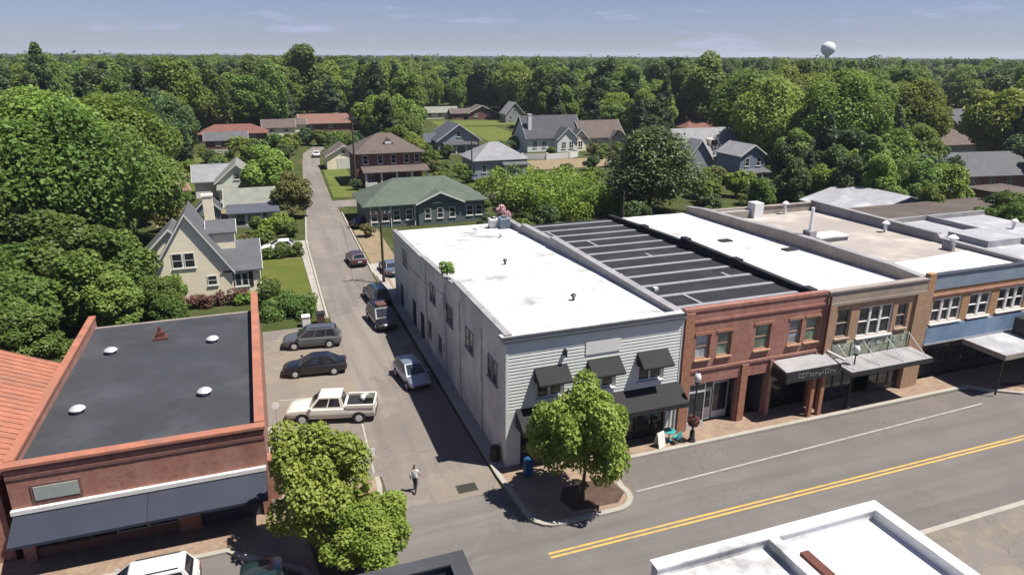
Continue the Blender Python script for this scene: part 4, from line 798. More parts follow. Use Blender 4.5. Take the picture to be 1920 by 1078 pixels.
MB().box(-24, -6.95, -40, -15.05, 0, 7.0).build('wall', 'brick_house', BD); MB().box(-23.6, -7.35, -40, -15.45, 7.003, 7.05).build('roof', 'roof_black', BD)
MB().box(-24, -6.95, -15.45, -15.05, 7.003, 7.55).build('parapet', 'roof_dark', BD); MB().box(-7.35, -6.95, -40, -15.453, 7.003, 7.55).build('parapet', 'roof_dark', BD)
MB().box(-24, -6.85, -15.52, -14.98, 7.553, 7.62).build('coping', 'roof_dark', BD); MB().box(-7.42, -6.85, -40, -15.525, 7.553, 7.62).build('coping', 'roof_dark', BD)
settle(BD, (-15, -15, 0))
# ------------------------------------------------------------------ houses
def block(t, x, y, w, d, eave, rise, style, wm, rm, over=.4, base=0):
    x0, x1, y0, y1 = x - w / 2, x + w / 2, y - d / 2, y + d / 2; th = .14
    b = MB()
    if style == 'gx': b.extr([(y0, base), (y1, base), (y1, eave), (y, eave + rise), (y0, eave)], x0, x1, SW)
    elif style == 'gy': b.extr([(x0, base), (x1, base), (x1, eave), (x, eave + rise), (x0, eave)], y0, y1)
    else: b.box(x0, x1, y0, y1, base, eave)
    b.build('wall', wm, t)
    r = MB(); o = over
    def quad(p): r.hexa([tuple(q) for q in p] + [(q[0], q[1], q[2] + th) for q in p])
    if style == 'gx':
        k = rise / (d / 2); ze = eave - k * o + .02; zr = eave + rise + .02
        quad([(x0 - o, y0 - o, ze), (x1 + o, y0 - o, ze), (x1 + o, y, zr), (x0 - o, y, zr)]); quad([(x0 - o, y, zr), (x1 + o, y, zr), (x1 + o, y1 + o, ze), (x0 - o, y1 + o, ze)])
    elif style == 'gy':
        k = rise / (w / 2); ze = eave - k * o + .02; zr = eave + rise + .02
        quad([(x0 - o, y0 - o, ze), (x, y0 - o, zr), (x, y1 + o, zr), (x0 - o, y1 + o, ze)]); quad([(x, y0 - o, zr), (x1 + o, y0 - o, ze), (x1 + o, y1 + o, ze), (x, y1 + o, zr)])
    elif style == 'hip':
        m = min(w, d) / 2; hx, hy = max(w / 2 - m, .01), max(d / 2 - m, .01); ze = eave
        v = [(x0 - o, y0 - o, ze), (x1 + o, y0 - o, ze), (x1 + o, y1 + o, ze), (x0 - o, y1 + o, ze), (x - hx, y - hy, eave + rise), (x + hx, y - hy, eave + rise), (x + hx, y + hy, eave + rise), (x - hx, y + hy, eave + rise)]
        r.add(v + [(q[0], q[1], q[2] - .12) for q in v[:4]], [(0, 1, 5, 4), (1, 2, 6, 5), (2, 3, 7, 6), (3, 0, 4, 7), (4, 5, 6, 7), (0, 8, 9, 1), (1, 9, 10, 2), (2, 10, 11, 3), (3, 11, 8, 0), (8, 11, 10, 9)])
    elif style == 'shed': quad([(x0 - o, y0 - o, eave), (x1 + o, y0 - o, eave), (x1 + o, y1, eave + rise), (x0 - o, y1, eave + rise)])
    ro = r.build('roof', rm, t)
    if style in ('gx', 'gy'):
        f = MB()
        if style == 'gy':
            for yy in (y0 - o - .03, y1 + o - .01):
                for sx in (-1, 1): xe = x + sx * (w / 2 + o); f.hexa([(xe, yy, ze - .08), (x, yy, zr - .08), (x, yy + .04, zr - .08), (xe, yy + .04, ze - .08), (xe, yy, ze + th + .02), (x, yy, zr + th + .02), (x, yy + .04, zr + th + .02), (xe, yy + .04, ze + th + .02)])
        else:
            for xx in (x0 - o - .03, x1 + o - .01):
                for sy in (-1, 1): ye = y + sy * (d / 2 + o); f.hexa([(xx, ye, ze - .08), (xx, y, zr - .08), (xx + .04, y, zr - .08), (xx + .04, ye, ze - .08), (xx, ye, ze + th + .02), (xx, y, zr + th + .02), (xx + .04, y, zr + th + .02), (xx + .04, ye, ze + th + .02)])
        for k_ in range(0, len(f.v), 8): MB().hexa(f.v[k_:k_ + 8]).build('bargeboard', 'trim_white', ro)
    return dict(x0=x0, x1=x1, y0=y0, y1=y1)
def wins(t, e, spec, fm='trim_white'):
    for side, u, z, w_, h in spec: window(t, wallT(side, **e), u - w_ / 2, u + w_ / 2, z, z + h, 1 if w_ < 1.1 else 2, 2, fm, 'glass', .004, .08, .06, .05)
def chimney(t, x, y, z0, z1, s=.8, m='brick_house'):
    c = MB().box(x - s / 2, x + s / 2, y - s / 2, y + s / 2, z0, z1).build('chimney', m, t); MB().box(x - s / 2 - .08, x + s / 2 + .08, y - s / 2 - .08, y + s / 2 + .08, z1 + .003, z1 + .15).build('cap', m, c)
def porch(t, x0, x1, y0, y1, h, rm, n=4, rise=.7, pm='trim_white', T=None):
    MB().box(x0, x1, y0, y1 - .005, 0, .35).build('porch_floor', 'concrete', t)
    MB().hexa([(x0 - .3, y0 - .35, h), (x1 + .3, y0 - .35, h), (x1 + .3, y1 - .01, h + rise), (x0 - .3, y1 - .01, h + rise), (x0 - .3, y0 - .35, h + .16), (x1 + .3, y0 - .35, h + .16), (x1 + .3, y1 - .01, h + rise + .16), (x0 - .3, y1 - .01, h + rise + .16)]).build('porch_roof', rm, t)
    for i in range(n): x = x0 + .2 + (x1 - x0 - .4) * i / (n - 1); MB().box(x - .17, x + .17, y0 + .05, y0 + .39, .35, h).build('column', pm, t)
KEEP = []   # (x0,y0,x1,y1 pixel box, distance) that the wood behind must not cover
FOOT = []   # footprints
def house(name, label, x, y, rz=0, r=8): FOOT.append((x, y, r)); return thing(name, label, 'house', (x, y, 0), rz)
def keep(x0, y0, x1, y1, X, Y): KEEP.append((x0, y0, x1, y1, math.hypot(X - CAM.x, Y - CAM.y)))
# cream house by the lawn
h = house('cream_house', 'cream brick house with steep grey gable roof and tall chimney beside the lawn', -18.6, 38.6)
e = block(h, -.35, 3.0, 7.3, 6.0, 2.7, 5.7, 'gy', 'sd_cream', 'sh_gray', .3)
wins(h, e, [('S', -1.5, 3.2, .95, 1.5), ('S', -.4, 3.2, .95, 1.5), ('S', 1.4, 1.2, .9, 1.0)])
e2 = block(h, 4.25, 3.6, 3.3, 6.8, 2.5, 2.1, 'gx', 'sd_cream', 'sh_gray', .3); wins(h, e2, [('S', 4.1, .75, 1.3, 1.4)])
for u in (3.2, 5.0): MB().box(u - .2, u + .2, -.0, .06, .7, 2.2, wallT('S', **e2)).build('shutter', 'trim_dark', h)
e3 = block(h, -2.2, 4.8, 6.6, 4.6, 3.2, 3.3, 'gy', 'sd_cream', 'sh_gray', .3)
e4 = block(h, 2.6, 3.8, 2.4, 2.4, 5.9, .9, 'gx', 'sd_cream', 'sh_gray', .25, 4.0)
chimney(h, 1.5, 6.35, 0, 9.0, .95, 'sd_cream'); keep(250, 372, 492, 560, -18, 38)
# white cottages
h = house('white_cottage', 'white cottage with green trimmed front gable and pale roof', -15.4, 88.5)
e = block(h, .3, 4, 6.4, 8, 3.3, 2.7, 'gy', 'sd_palegreen', 'sh_pale', .4); wins(h, e, [('S', .2, 3.6, .9, 1.0), ('S', 1.9, 1.0, 1.0, 1.5), ('S', -1.6, 1.0, 1.0, 1.5)]); block(h, -3.8, 7.5, 5.5, 6, 2.9, 2.2, 'gx', 'sd_white', 'sh_light', .4); porch(h, -2.6, 3.2, -2.4, 0, 2.3, 'sh_pale', 4, .5); keep(380, 300, 490, 375, -15, 88)
h = house('low_cottage', 'low white house with blue grey porch roof behind the cream house chimney', -13.6, 71.0)
e = block(h, .3, 3.6, 6.4, 7, 2.6, 1.8, 'gx', 'sd_white', 'sh_pale', .4); porch(h, -2.6, 3.8, -2.6, .1, 2.0, 'sh_blue', 4, .7); wins(h, e, [('S', -1.2, .9, 1.1, 1.3), ('S', 1.8, .9, 1.1, 1.3)]); keep(420, 358, 520, 420, -13, 71)
h = house('small_shed', 'small blue grey gabled shed left of the low white cottage', -18.9, 70.2, r=4); e = block(h, 0, 1.6, 3.0, 3.2, 2.6, 1.5, 'gy', 'sd_blue', 'sh_dark', .3); wins(h, e, [('S', 0, 1.1, .9, 1.0)])
h = house('red_roofed_house', 'long low brick house with dark red roof at the far left clearing', -17, 175); e = block(h, 0, 4, 17.5, 8, 2.4, 2.2, 'hip', 'brick_house', 'sh_red', .5); wins(h, e, [('S', -5, .9, 1.5, 1.2), ('S', 0, .9, 1.5, 1.2), ('S', 5, .9, 1.5, 1.2)]); keep(365, 238, 505, 270, -17, 175)
h = house('grey_roofed_house', 'low house with slate grey roof in front of the red roofed house', -18.5, 160); e = block(h, 0, 3, 10, 6, 2.3, 1.7, 'gx', 'brick_house', 'sh_gray', .4); wins(h, e, [('S', -2, .9, 1.2, 1.1), ('S', 2, .9, 1.2, 1.1)])
h = house('rust_roofed_house', 'distant brick house with rust coloured roof left of the side street end', 10.5, 199); e = block(h, 0, 4, 16.5, 8, 2.5, 2.4, 'gx', 'brick_house', 'sh_rust', .5); wins(h, e, [('S', -5, .9, 1.4, 1.2), ('S', 1, .9, 1.4, 1.2)]); block(h, -10, 2, 7, 6, 2.3, 1.5, 'gx', 'sd_cream', 'sh_brown', .4); keep(540, 212, 668, 245, 10, 199)
# brick foursquare with porch
h = house('brick_foursquare_house', 'two storey dark red brick house with grey hip roof and white columned porch', 11.6, 95)
e = block(h, -.2, 6.2, 12.2, 9.5, 5.9, 3.1, 'hip', 'brick_house', 'sh_brown', .7); wins(h, e, [('S', u, 3.9, 1.0, 1.6) for u in (-4.6, -1.9, .6, 3.0, 5.0)] + [('S', u, .9, 1.2, 1.7) for u in (-3.8, 3.6)]); porch(h, -5.3, 6.4, -1.6, 1.45, 2.7, 'sh_brown', 5, .7)
for x in (-4, 4): MB().box(x - .9, x + .9, -1.55, -1.3, .35, 1.0).build('railing', 'trim_white', h)
d_ = MB(); d_.extr([(-1.0, 7.4), (1.0, 7.4), (0, 8.4)], 3.0, 5.5); d_.build('dormer', 'sh_brown', h); MB().box(-.6, .6, 2.93, 3.0, 7.3, 7.75).build('dormer_window', 'trim_white', h)
door(h, wallT('S', **e), -.5, .5, .35, 2.4, 'trim_dark', .004); keep(655, 245, 810, 355, 11, 95)
h = house('green_roofed_house', 'long low dark green sided building with pale green roof behind the white roof', 10.3, 62)
e = block(h, 0, 5, 17.2, 9.5, 3.2, 2.9, 'hip', 'sd_green', 'sh_green', .6); e2 = block(h, 1.8, 1.6, 6.2, 3.4, 3.25, 1.35, 'gy', 'sd_green', 'sh_green', .5); wins(h, e, [('S', u, .9, 1.0, 1.5) for u in (-7.6, -6.0, -4.4, -2.6, 6.3, 7.7)]); wins(h, e2, [('S', u, .9, .9, 1.5) for u in (.0, 1.8, 3.6)])
for u in (-8.0, -5.2, -1.8): MB().box(u - .06, u + .06, .0, .12, 0, 3.15, wallT('S', **e)).build('trim_board', 'trim_white', h)
keep(690, 330, 910, 420, 10, 62)
h = house('blue_gabled_house', 'pale house with slate blue gable roof right of the brick house', 35.5, 134); e = block(h, 0, 5, 10.5, 10, 3.4, 3.6, 'gy', 'sd_gray', 'sh_blue', .6); wins(h, e, [('S', -2.2, .9, 1.0, 1.5), ('S', 1.8, .9, 1.0, 1.5), ('S', 0, 4, 1.0, 1.3)]); block(h, -7.2, 7, 5, 6, 2.6, 1.7, 'gx', 'sd_gray', 'sh_blue', .4); porch(h, -4, 4, -2.2, 0, 2.3, 'sh_dark', 4, .5); keep(800, 228, 905, 290, 35, 134)
h = house('grey_cottage', 'small lilac grey cottage with broad grey hip roof in front of the blue gable', 34, 98); e = block(h, 0, 4.5, 11, 9, 3.4, 3.0, 'hip', 'sd_gray', 'sh_light', .5); wins(h, e, [('S', -3.6, 1, 1.0, 1.5), ('S', -1.2, 1, 1.0, 1.5), ('S', 3.4, 1, 1.3, 1.4)]); porch(h, .2, 5, -1.8, 0, 2.4, 'sh_gray', 3, .5); keep(885, 265, 990, 330, 34, 98)
h = house('gabled_white_house', 'large white house with steep dark gables and white porch columns', 60, 130); e = block(h, 0, 6, 15, 10, 3.6, 4.8, 'gx', 'sd_white', 'sh_dark', .5); e2 = block(h, 2.2, .2, 5.5, 4.0, 3.3, 2.6, 'gy', 'sd_white', 'sh_dark', .4); e3 = block(h, 6.2, .8, 4.2, 3.4, 3.1, 2.2, 'gy', 'sd_cream', 'sh_dark', .4); wins(h, e2, [('S', 1.2, .9, 1.1, 1.7), ('S', 3.3, .9, 1.1, 1.7)]); wins(h, e, [('S', -5.5, 1, 1.1, 1.6), ('S', -3, 1, 1.1, 1.6)]); wins(h, e3, [('S', 6.2, 1, 1.2, 1.5)]); chimney(h, -6.3, 3, 3, 9.0, .9, 'trim_white'); keep(985, 210, 1110, 285, 60, 130)
h = house('brown_roofed_house', 'cream house with brown roof adjoining the white gabled house', 73, 129); e = block(h, 0, 5, 11.5, 9, 3.4, 3.6, 'gx', 'sd_cream', 'sh_brown', .5); wins(h, e, [('S', -2.6, 1, 1.4, 1.5), ('S', 2.2, 1, 1.4, 1.5)]); block(h, 3.5, .0, 4.2, 3, 3.0, 1.8, 'gy', 'sd_cream', 'sh_brown', .4); keep(1100, 222, 1170, 275, 73, 129)
h = house('gambrel_house', 'large grey roofed house with steep slopes left of the blue house', 77, 87); e = block(h, 0, 5, 16, 10, 4.0, 4.8, 'gx', 'sd_gray', 'sh_light', .5); e2 = block(h, -5.2, .2, 5.2, 3.6, 3.8, 3.4, 'gy', 'sd_gray', 'sh_light', .4); wins(h, e, [('S', 0, 1, 1.1, 1.5), ('S', 3, 1, 1.1, 1.5)]); wins(h, e2, [('S', -5.2, 1.2, 1.2, 1.5)]); MB().box(-.9, .9, 1.3, 3.4, 5.6, 7.0).build('dormer', 'sd_cream', h); MB().box(-.7, .7, 1.22, 1.3, 5.8, 6.8).build('dormer_window', 'glass', h); keep(1280, 243, 1440, 312, 77, 87)
h = house('blue_house', 'narrow two storey blue house with pale corner boards by the tall trees', 75.5, 74); e = block(h, 0, 3.5, 5.6, 7, 5.6, 1.8, 'gy', 'sd_blue', 'sh_light', .4); wins(h, e, [('S', -1.2, 3.6, 1.0, 1.5), ('S', 1.3, 3.6, 1.0, 1.5), ('S', -1.2, .9, 1.0, 1.5), ('S', 1.3, .9, 1.0, 1.5)]); porch(h, -2.7, 2.7, -1.8, 0, 2.5, 'sh_gray', 3, .5); keep(1372, 275, 1425, 345, 75, 74)
h = house('salmon_roofed_house', 'distant house with salmon red hip roof above the grey gambrel house', 120, 152); e = block(h, 0, 4, 14, 8, 2.2, 2.6, 'hip', 'sd_cream', 'sh_red', .5); wins(h, e, [('S', -3, .8, 1.2, 1.2), ('S', 3, .8, 1.2, 1.2)]); keep(1283, 225, 1365, 252, 120, 152)
h = house('tan_hip_roofed_house', 'wide house with weathered tan hip roof at the right among trees', 148, 93); e = block(h, 0, 7, 24, 14, 2.6, 5.0, 'hip', 'sd_gray', 'sh_brown', .7); wins(h, e, [('S', -7, .9, 1.2, 1.4), ('S', 0, .9, 1.2, 1.4), ('S', 7, .9, 1.2, 1.4)]); keep(1725, 235, 1835, 285, 148, 93)
h = house('grey_hip_roofed_house', 'tall grey roofed house near the right edge beneath dark trees', 184, 110); e = block(h, 0, 6, 17, 12, 4.4, 4.6, 'gx', 'sd_gray', 'sh_gray', .6); e2 = block(h, 6, -.8, 6, 4, 4.0, 3.0, 'gy', 'sd_white', 'sh_gray', .5); wins(h, e, [('S', -4, 1, 1.2, 1.4), ('S', 0, 1, 1.2, 1.4)]); keep(1805, 205, 1892, 262, 184, 110)
h = house('long_grey_roofed_house', 'long house with grey roof and red brick wall at the right edge', 116, 55, R(-8)); e = block(h, 0, 5, 19, 10, 3.0, 3.2, 'gx', 'brick_red', 'sh_gray', .6); wins(h, e, [('S', u, .9, 1.2, 1.3) for u in (-6, -2, 2, 6)]); keep(1815, 290, 1920, 352, 116, 55)
h = house('dark_brick_garage', 'dark brick garage with flat pale roof edge at the right edge', 96.5, 37, 0, 5); MB().box(-4, 4, 0, 7, 0, 3.6).build('wall', 'brick_house', h); MB().box(-4.3, 4.3, -.3, 7.3, 3.603, 3.85).build('roof', 'roof_brown', h); door(h, lambda u, n, z: (u, -n, z), -2.5, 2.0, .02, 2.6, 'trim_gray', .004, False)
h = house('ranch_house', 'distant low ranch house with pale roof beyond the far lawn', 56, 232); e = block(h, 0, 3, 14, 6, 2.4, 1.8, 'gx', 'sd_cream', 'sh_pale', .5); wins(h, e, [('S', u, .9, 1.4, 1.2) for u in (-4, 0, 4)]); keep(795, 198, 860, 222, 56, 232)
h = house('brown_barn', 'distant brown gabled house beyond the far lawn', 71, 226); e = block(h, 0, 3.5, 11, 7, 2.3, 2.6, 'gy', 'brick_house', 'sh_brown', .5); wins(h, e, [('S', -2.5, .9, 1.4, 1.2), ('S', 2.5, .9, 1.4, 1.2)]); block(h, -8, 4.5, 7, 5, 2.2, 1.5, 'gx', 'brick_house', 'sh_brown', .4); keep(862, 196, 930, 226, 71, 226)
h = house('pale_gabled_house', 'distant pale house with tall steep gable left of the dark firs', 78, 209); e = block(h, 0, 3, 7, 6, 3.2, 3.8, 'gy', 'sd_gray', 'sh_light', .4); wins(h, e, [('S', 0, 3.6, .9, 1.2), ('S', -1.6, 1, .9, 1.3), ('S', 1.6, 1, .9, 1.3)]); keep(944, 193, 987, 226, 78, 209)
h = house('white_roofed_shed', 'tiny distant white roofed shed deep in the woods', 215, 277); e = block(h, 0, 2.5, 7, 5, 2.8, 1.8, 'gx', 'sd_white', 'metal_white', .3); keep(1338, 176, 1364, 194, 215, 277)
h = house('yellow_house', 'distant yellow house with orange roof in the right woods', 350, 263); e = block(h, 0, 4, 12, 8, 2.8, 3.2, 'gx', 'sd_yellow', 'sh_rust', .5); wins(h, e, [('S', -3, .9, 1.2, 1.3), ('S', 3, .9, 1.2, 1.3)]); keep(1738, 170, 1772, 192, 350, 263)
h = house('cream_garage', 'small cream garage with brown roof beside the side street end', 5.6, 118, 0, 5); e = block(h, 0, 3, 7, 6, 2.8, 2.0, 'gy', 'sd_cream', 'sh_brown', .4); door(h, wallT('S', **e), -1.4, 1.4, .02, 2.3, 'trim_white', .004, False); wins(h, e, [('S', 0, 3.2, .8, .8)]); keep(625, 262, 660, 292, 5, 118)
h = house('beige_cottage', 'small beige cottage left of the side street end', -4.5, 188, 0, 6); e = block(h, 0, 3, 9, 6, 2.5, 2.0, 'gx', 'sd_cream', 'sh_brown', .4); wins(h, e, [('S', -2, .9, 1.2, 1.2), ('S', 2, .9, 1.2, 1.2)]); keep(512, 236, 560, 262, -4, 188)
h = house('red_shed', 'small orange brown wooden shed in the garden left of the white cottages', -24.5, 88, R(20), 4); e = block(h, 0, 2, 4, 4, 2.3, 1.2, 'gx', 'brick_gold', 'sh_rust', .3); door(h, wallT('S', **e), -.5, .5, .02, 2.0, 'trim_dark', .004, False); keep(318, 318, 352, 360, -24, 88)
# garden walls
g = thing('white_garden_wall', 'long low white garden wall in front of the white gabled house', 'wall'); q = [(46.5, 118.8), (52, 117.2), (58, 117.6), (61, 119.6), (61.4, 122)]
for a, b in zip(q[:-1], q[1:]):
    n_ = Vector((b[0] - a[0], b[1] - a[1])).normalized() * .02; MB().hexa([(a[0], a[1], 0), (b[0] - n_.x, b[1] - n_.y, 0), (b[0] - n_.x, b[1] + .25, 0), (a[0], a[1] + .25, 0), (a[0], a[1], 1.3), (b[0] - n_.x, b[1] - n_.y, 1.3), (b[0] - n_.x, b[1] + .25, 1.3), (a[0], a[1] + .25, 1.3)]).build('panel', 'trim_white', g)
for p in q: MB().box(p[0] - .2, p[0] + .2, p[1] - .1, p[1] + .35, 0, 1.55).build('pier', 'trim_white', g)
settle(g, (54, 118, 0)); keep(985, 280, 1085, 306, 54, 118); keep(1000, 300, 1135, 400, 33, 62); keep(1130, 250, 1290, 400, 44, 56); keep(870, 228, 950, 262, 58, 175); keep(320, 268, 372, 300, -22, 120); keep(556, 290, 640, 400, -2, 110); keep(800, 215, 930, 230, 70, 212)
f = thing('picket_fence', 'low wooden fence along the lane by the distant red roofed house', 'fence', (-24, 150, 0))
for i in range(12): MB().box(i * 1.6, i * 1.6 + .1, 0, .1, 0, 1.2).build('post', 'trim_white', f)
for z in (.35, .75, 1.05): MB().box(0, 17.7, .1, .14, z, z + .12).build('rail', 'trim_white', f)

# ------------------------------------------------------------------ water tower
wt = thing('water_tower', 'pale bulb shaped water tower standing above the treeline', 'water tower', (0, 0, 0))
MB().lathe([(4.2, 0), (2.6, 3), (1.9, 8), (1.9, 26), (2.6, 28.5)], n=24).build('stem', 'metal_light', wt, 40)
MB().lathe([(2.3, 28), (5.5, 30), (7.4, 32.5), (7.9, 35), (7.5, 37.4), (6.0, 39.5), (3.4, 41), (.6, 41.6), (.02, 41.6)], n=28).build('tank', 'metal_white', wt, 50)
MB().box(-.1, .1, -2.1, -1.9, 0, 30).build('ladder', 'metal_dark', wt)
dd = (FW * FPX + RT * (1551 - CX) - UP * (105 - CY)); dd.z = 0; dd.normalize(); wt.location = CAM + dd * 690; wt.location.z = 0; wt.scale = (.76, .76, .86); KEEP.append((1535, 74, 1568, 108, 690))

# ------------------------------------------------------------------ the woods
rng = np.random.default_rng(99); cand = []
def clear_of(x, y, hgt, rad, scale_rect=1.0):
    dist = math.hypot(x - CAM.x, y - CAM.y)
    for fx, fy, fr in FOOT:
        if (x - fx) ** 2 + (y - fy - 4) ** 2 < (fr + rad * .6) ** 2: return False
    c = proj((x, y, hgt * .55)); t = proj((x, y, hgt)); b_ = proj((x, y, hgt * .15))
    if c is None: return False
    pr = rad * .85 * FPX / max((Vector((x, y, 8)) - CAM).dot(FW), 1)
    for x0, y0, x1, y1, D in KEEP:
        if dist < D + 3 and c[0] + pr > x0 and c[0] - pr < x1 and b_[1] > y0 and t[1] < y1: return False
    return True
def in_road(x, y, r):
    if y < 150 and -9 - r * .3 < x < 3 + r * .3 and y > 60: return True
    if y < 260 and -4 - r * .2 < x - max(0, (y - 117) * .06) < 8 and y > 60: return True
    if 76 < y < 86 and 0 < x < 60: return True
    return False
placed = []
def far_enough(x, y, d):
    for (a, b, c) in placed:
        if abs(a - x) < d and abs(b - y) < d and (a - x) ** 2 + (b - y) ** 2 < (d * .5 + c * .5) ** 2: return False
    return True
keys = ['mid0', 'mid1', 'mid2', 'mid3', 'mid4', 'tall0', 'tall1', 'pine0', 'pine1']
WOOD = {'leaf_mid': 'mid green broadleaf tree in the woods behind the houses', 'leaf_light': 'light yellow green broadleaf tree in the woods behind the houses', 'leaf_dark': 'dark green broadleaf tree in the woods behind the houses', 'leaf_pine': 'tall dark pine in the woods behind the houses'}
made = 0; half = math.atan(960 / 1370) + .05; far_list = []
tries = 0
while tries < 16000:
    tries += 1
    D = 82 + (tries / 16000) ** 1.7 * 900; a = YAW + rng.uniform(-half, half); x, y = CAM.x + D * math.sin(a), CAM.y + D * math.cos(a)
    if y < 64 and -27 < x < 70: continue
    if y < 90 and 20 < x < 64: continue
    if -28 < x < 62 and y < 158 and rng.random() < (.66 if y < 118 else .4): continue
    kk = keys[int(rng.choice(9, p=[.14, .14, .13, .13, .12, .11, .11, .06, .06]))]
    Hp, Rp = PROTO[kk][2], PROTO[kk][3]
    # houses plots: small garden trees near, a high wall of woods beyond
    if D < 165: s = rng.uniform(.4, .85)
    elif D < 215: s = rng.uniform(.75, 1.25)
    else: s = rng.uniform(14.5, 22.6) / Hp
    s = min(s, 22.6 / Hp) if D > 150 else min(s, 15 / Hp)
    if rng.random() < .05 and 190 < D < 420 and made < 300: s = 22.8 / Hp
    rad = Rp * s
    if in_road(x, y, rad) or not far_enough(x, y, rad * 1.35) or not clear_of(x, y, Hp * s, rad): continue
    placed.append((x, y, rad * 1.35))
    if made < 300:
        m = 'leaf_pine' if kk[:4] == 'pine' else ['leaf_mid', 'leaf_dark', 'leaf_light', 'leaf_dark'][int(rng.choice(4, p=[.44, .2, .24, .12]))]
        tree(kk, WOOD[m], 'tree', (x, y), (s, s, s * rng.uniform(.9, 1.1)), m, WOOD[m].replace('tree in', 'trees in').replace('pine in', 'pines in'), 'pine_tree' if m == 'leaf_pine' else 'broadleaf_tree'); made += 1
    else: far_list.append((x, y, Hp * s, rad))
# beyond the 300 nearest: one mass of woods, the same crowns set on points
pc = bpy.data.collections.new('wood_crowns'); opts = []
for mt, ks in (('leaf_mid', ('mid0', 'mid2', 'tall0')), ('leaf_light', ('mid1', 'mid3')), ('leaf_dark', ('mid4', 'tall1', 'mid0')), ('leaf_pine', ('pine0', 'pine1'))):
    for k_ in ks:
        ob = bpy.data.objects.new('crown_%02d' % len(opts), PROTO[k_][0]); pc.objects.link(ob); ob.material_slots[0].link = 'OBJECT'; ob.material_slots[0].material = MATS[mt]; opts.append((k_, mt))
near_far = [q for q in far_list if math.hypot(q[0] - CAM.x, q[1] - CAM.y) < 640]; far_list = [q for q in far_list if math.hypot(q[0] - CAM.x, q[1] - CAM.y) >= 640]
pm = bpy.data.meshes.new('background_woods'); pm.from_pydata([(q[0], q[1], -.05) for q in near_far], [], [])
wts = np.array([.17, .17, .12, .1, .08, .1, .1, .06, .05, .05]); ix = rng.choice(len(opts), len(near_far), p=wts / wts.sum())
ai = pm.attributes.new('pick', 'INT', 'POINT'); ai.data.foreach_set('value', ix.astype(np.int32))
sv = []
for q, k_ in zip(near_far, ix):
    Hp, Rp = PROTO[opts[k_][0]][2:]; sh = q[2] / Hp; sr = min(max(q[3] * 1.12 / Rp, sh * .75), sh * 1.5); sv += [sr, sr, sh]
av = pm.attributes.new('size', 'FLOAT_VECTOR', 'POINT'); av.data.foreach_set('vector', sv)
ar = pm.attributes.new('turn', 'FLOAT_VECTOR', 'POINT'); ar.data.foreach_set('vector', [c for _ in near_far for c in (0, 0, rng.uniform(0, 6.28))])
wo = bpy.data.objects.new('background_woods', pm); COL.objects.link(wo); tag(wo, 'dense dark wall of woods rising behind the houses', 'woods', kind='stuff')
ng = bpy.data.node_groups.new('woods', 'GeometryNodeTree'); ng.interface.new_socket('Geometry', in_out='INPUT', socket_type='NodeSocketGeometry'); ng.interface.new_socket('Geometry', in_out='OUTPUT', socket_type='NodeSocketGeometry')
gi, go = ng.nodes.new('NodeGroupInput'), ng.nodes.new('NodeGroupOutput'); ip = ng.nodes.new('GeometryNodeInstanceOnPoints'); ci = ng.nodes.new('GeometryNodeCollectionInfo')
ci.inputs['Collection'].default_value = pc; ci.inputs['Separate Children'].default_value = True; ci.inputs['Reset Children'].default_value = True
def named(nm, ty): a = ng.nodes.new('GeometryNodeInputNamedAttribute'); a.data_type = ty; a.inputs['Name'].default_value = nm; return a.outputs[0]
ip.inputs['Pick Instance'].default_value = True
er = ng.nodes.new('FunctionNodeEulerToRotation'); ng.links.new(named('turn', 'FLOAT_VECTOR'), er.inputs[0])
for a_, b_ in ((gi.outputs[0], ip.inputs['Points']), (ci.outputs[0], ip.inputs['Instance']), (named('pick', 'INT'), ip.inputs['Instance Index']), (er.outputs[0], ip.inputs['Rotation']), (named('size', 'FLOAT_VECTOR'), ip.inputs['Scale']), (ip.outputs[0], go.inputs[0])): ng.links.new(a_, b_)
wo.modifiers.new('woods', 'NODES').node_group = ng
V, Tn = [], []
for (x, y, hh, rad) in far_list:
    D = math.hypot(x - CAM.x, y - CAM.y); n = int(max(70, min(420, 150 * 400 / D))); lb = [(rng.normal() * rad * .45, rng.normal() * rad * .45, hh * rng.uniform(.4, .86), rad * rng.uniform(.4, .65)) for _ in range(8)] + [(0, 0, hh * .85, rad * .5)]
    sz = .55 + D / 900; v, t = leaves(rng, lb, n, sz, sz * .7); v[:, 0] += x; v[:, 1] += y; V.append(v); Tn.append(np.clip(t * .5 + rng.random() * .5, 0, 1))
o = bpy.data.objects.new('distant_woods', leaf_mesh('distant_woods', np.concatenate(V), np.concatenate(Tn), 'leaf_dark')); COL.objects.link(o); tag(o, 'unbroken band of distant woods reaching to the horizon', 'woods', kind='stuff')
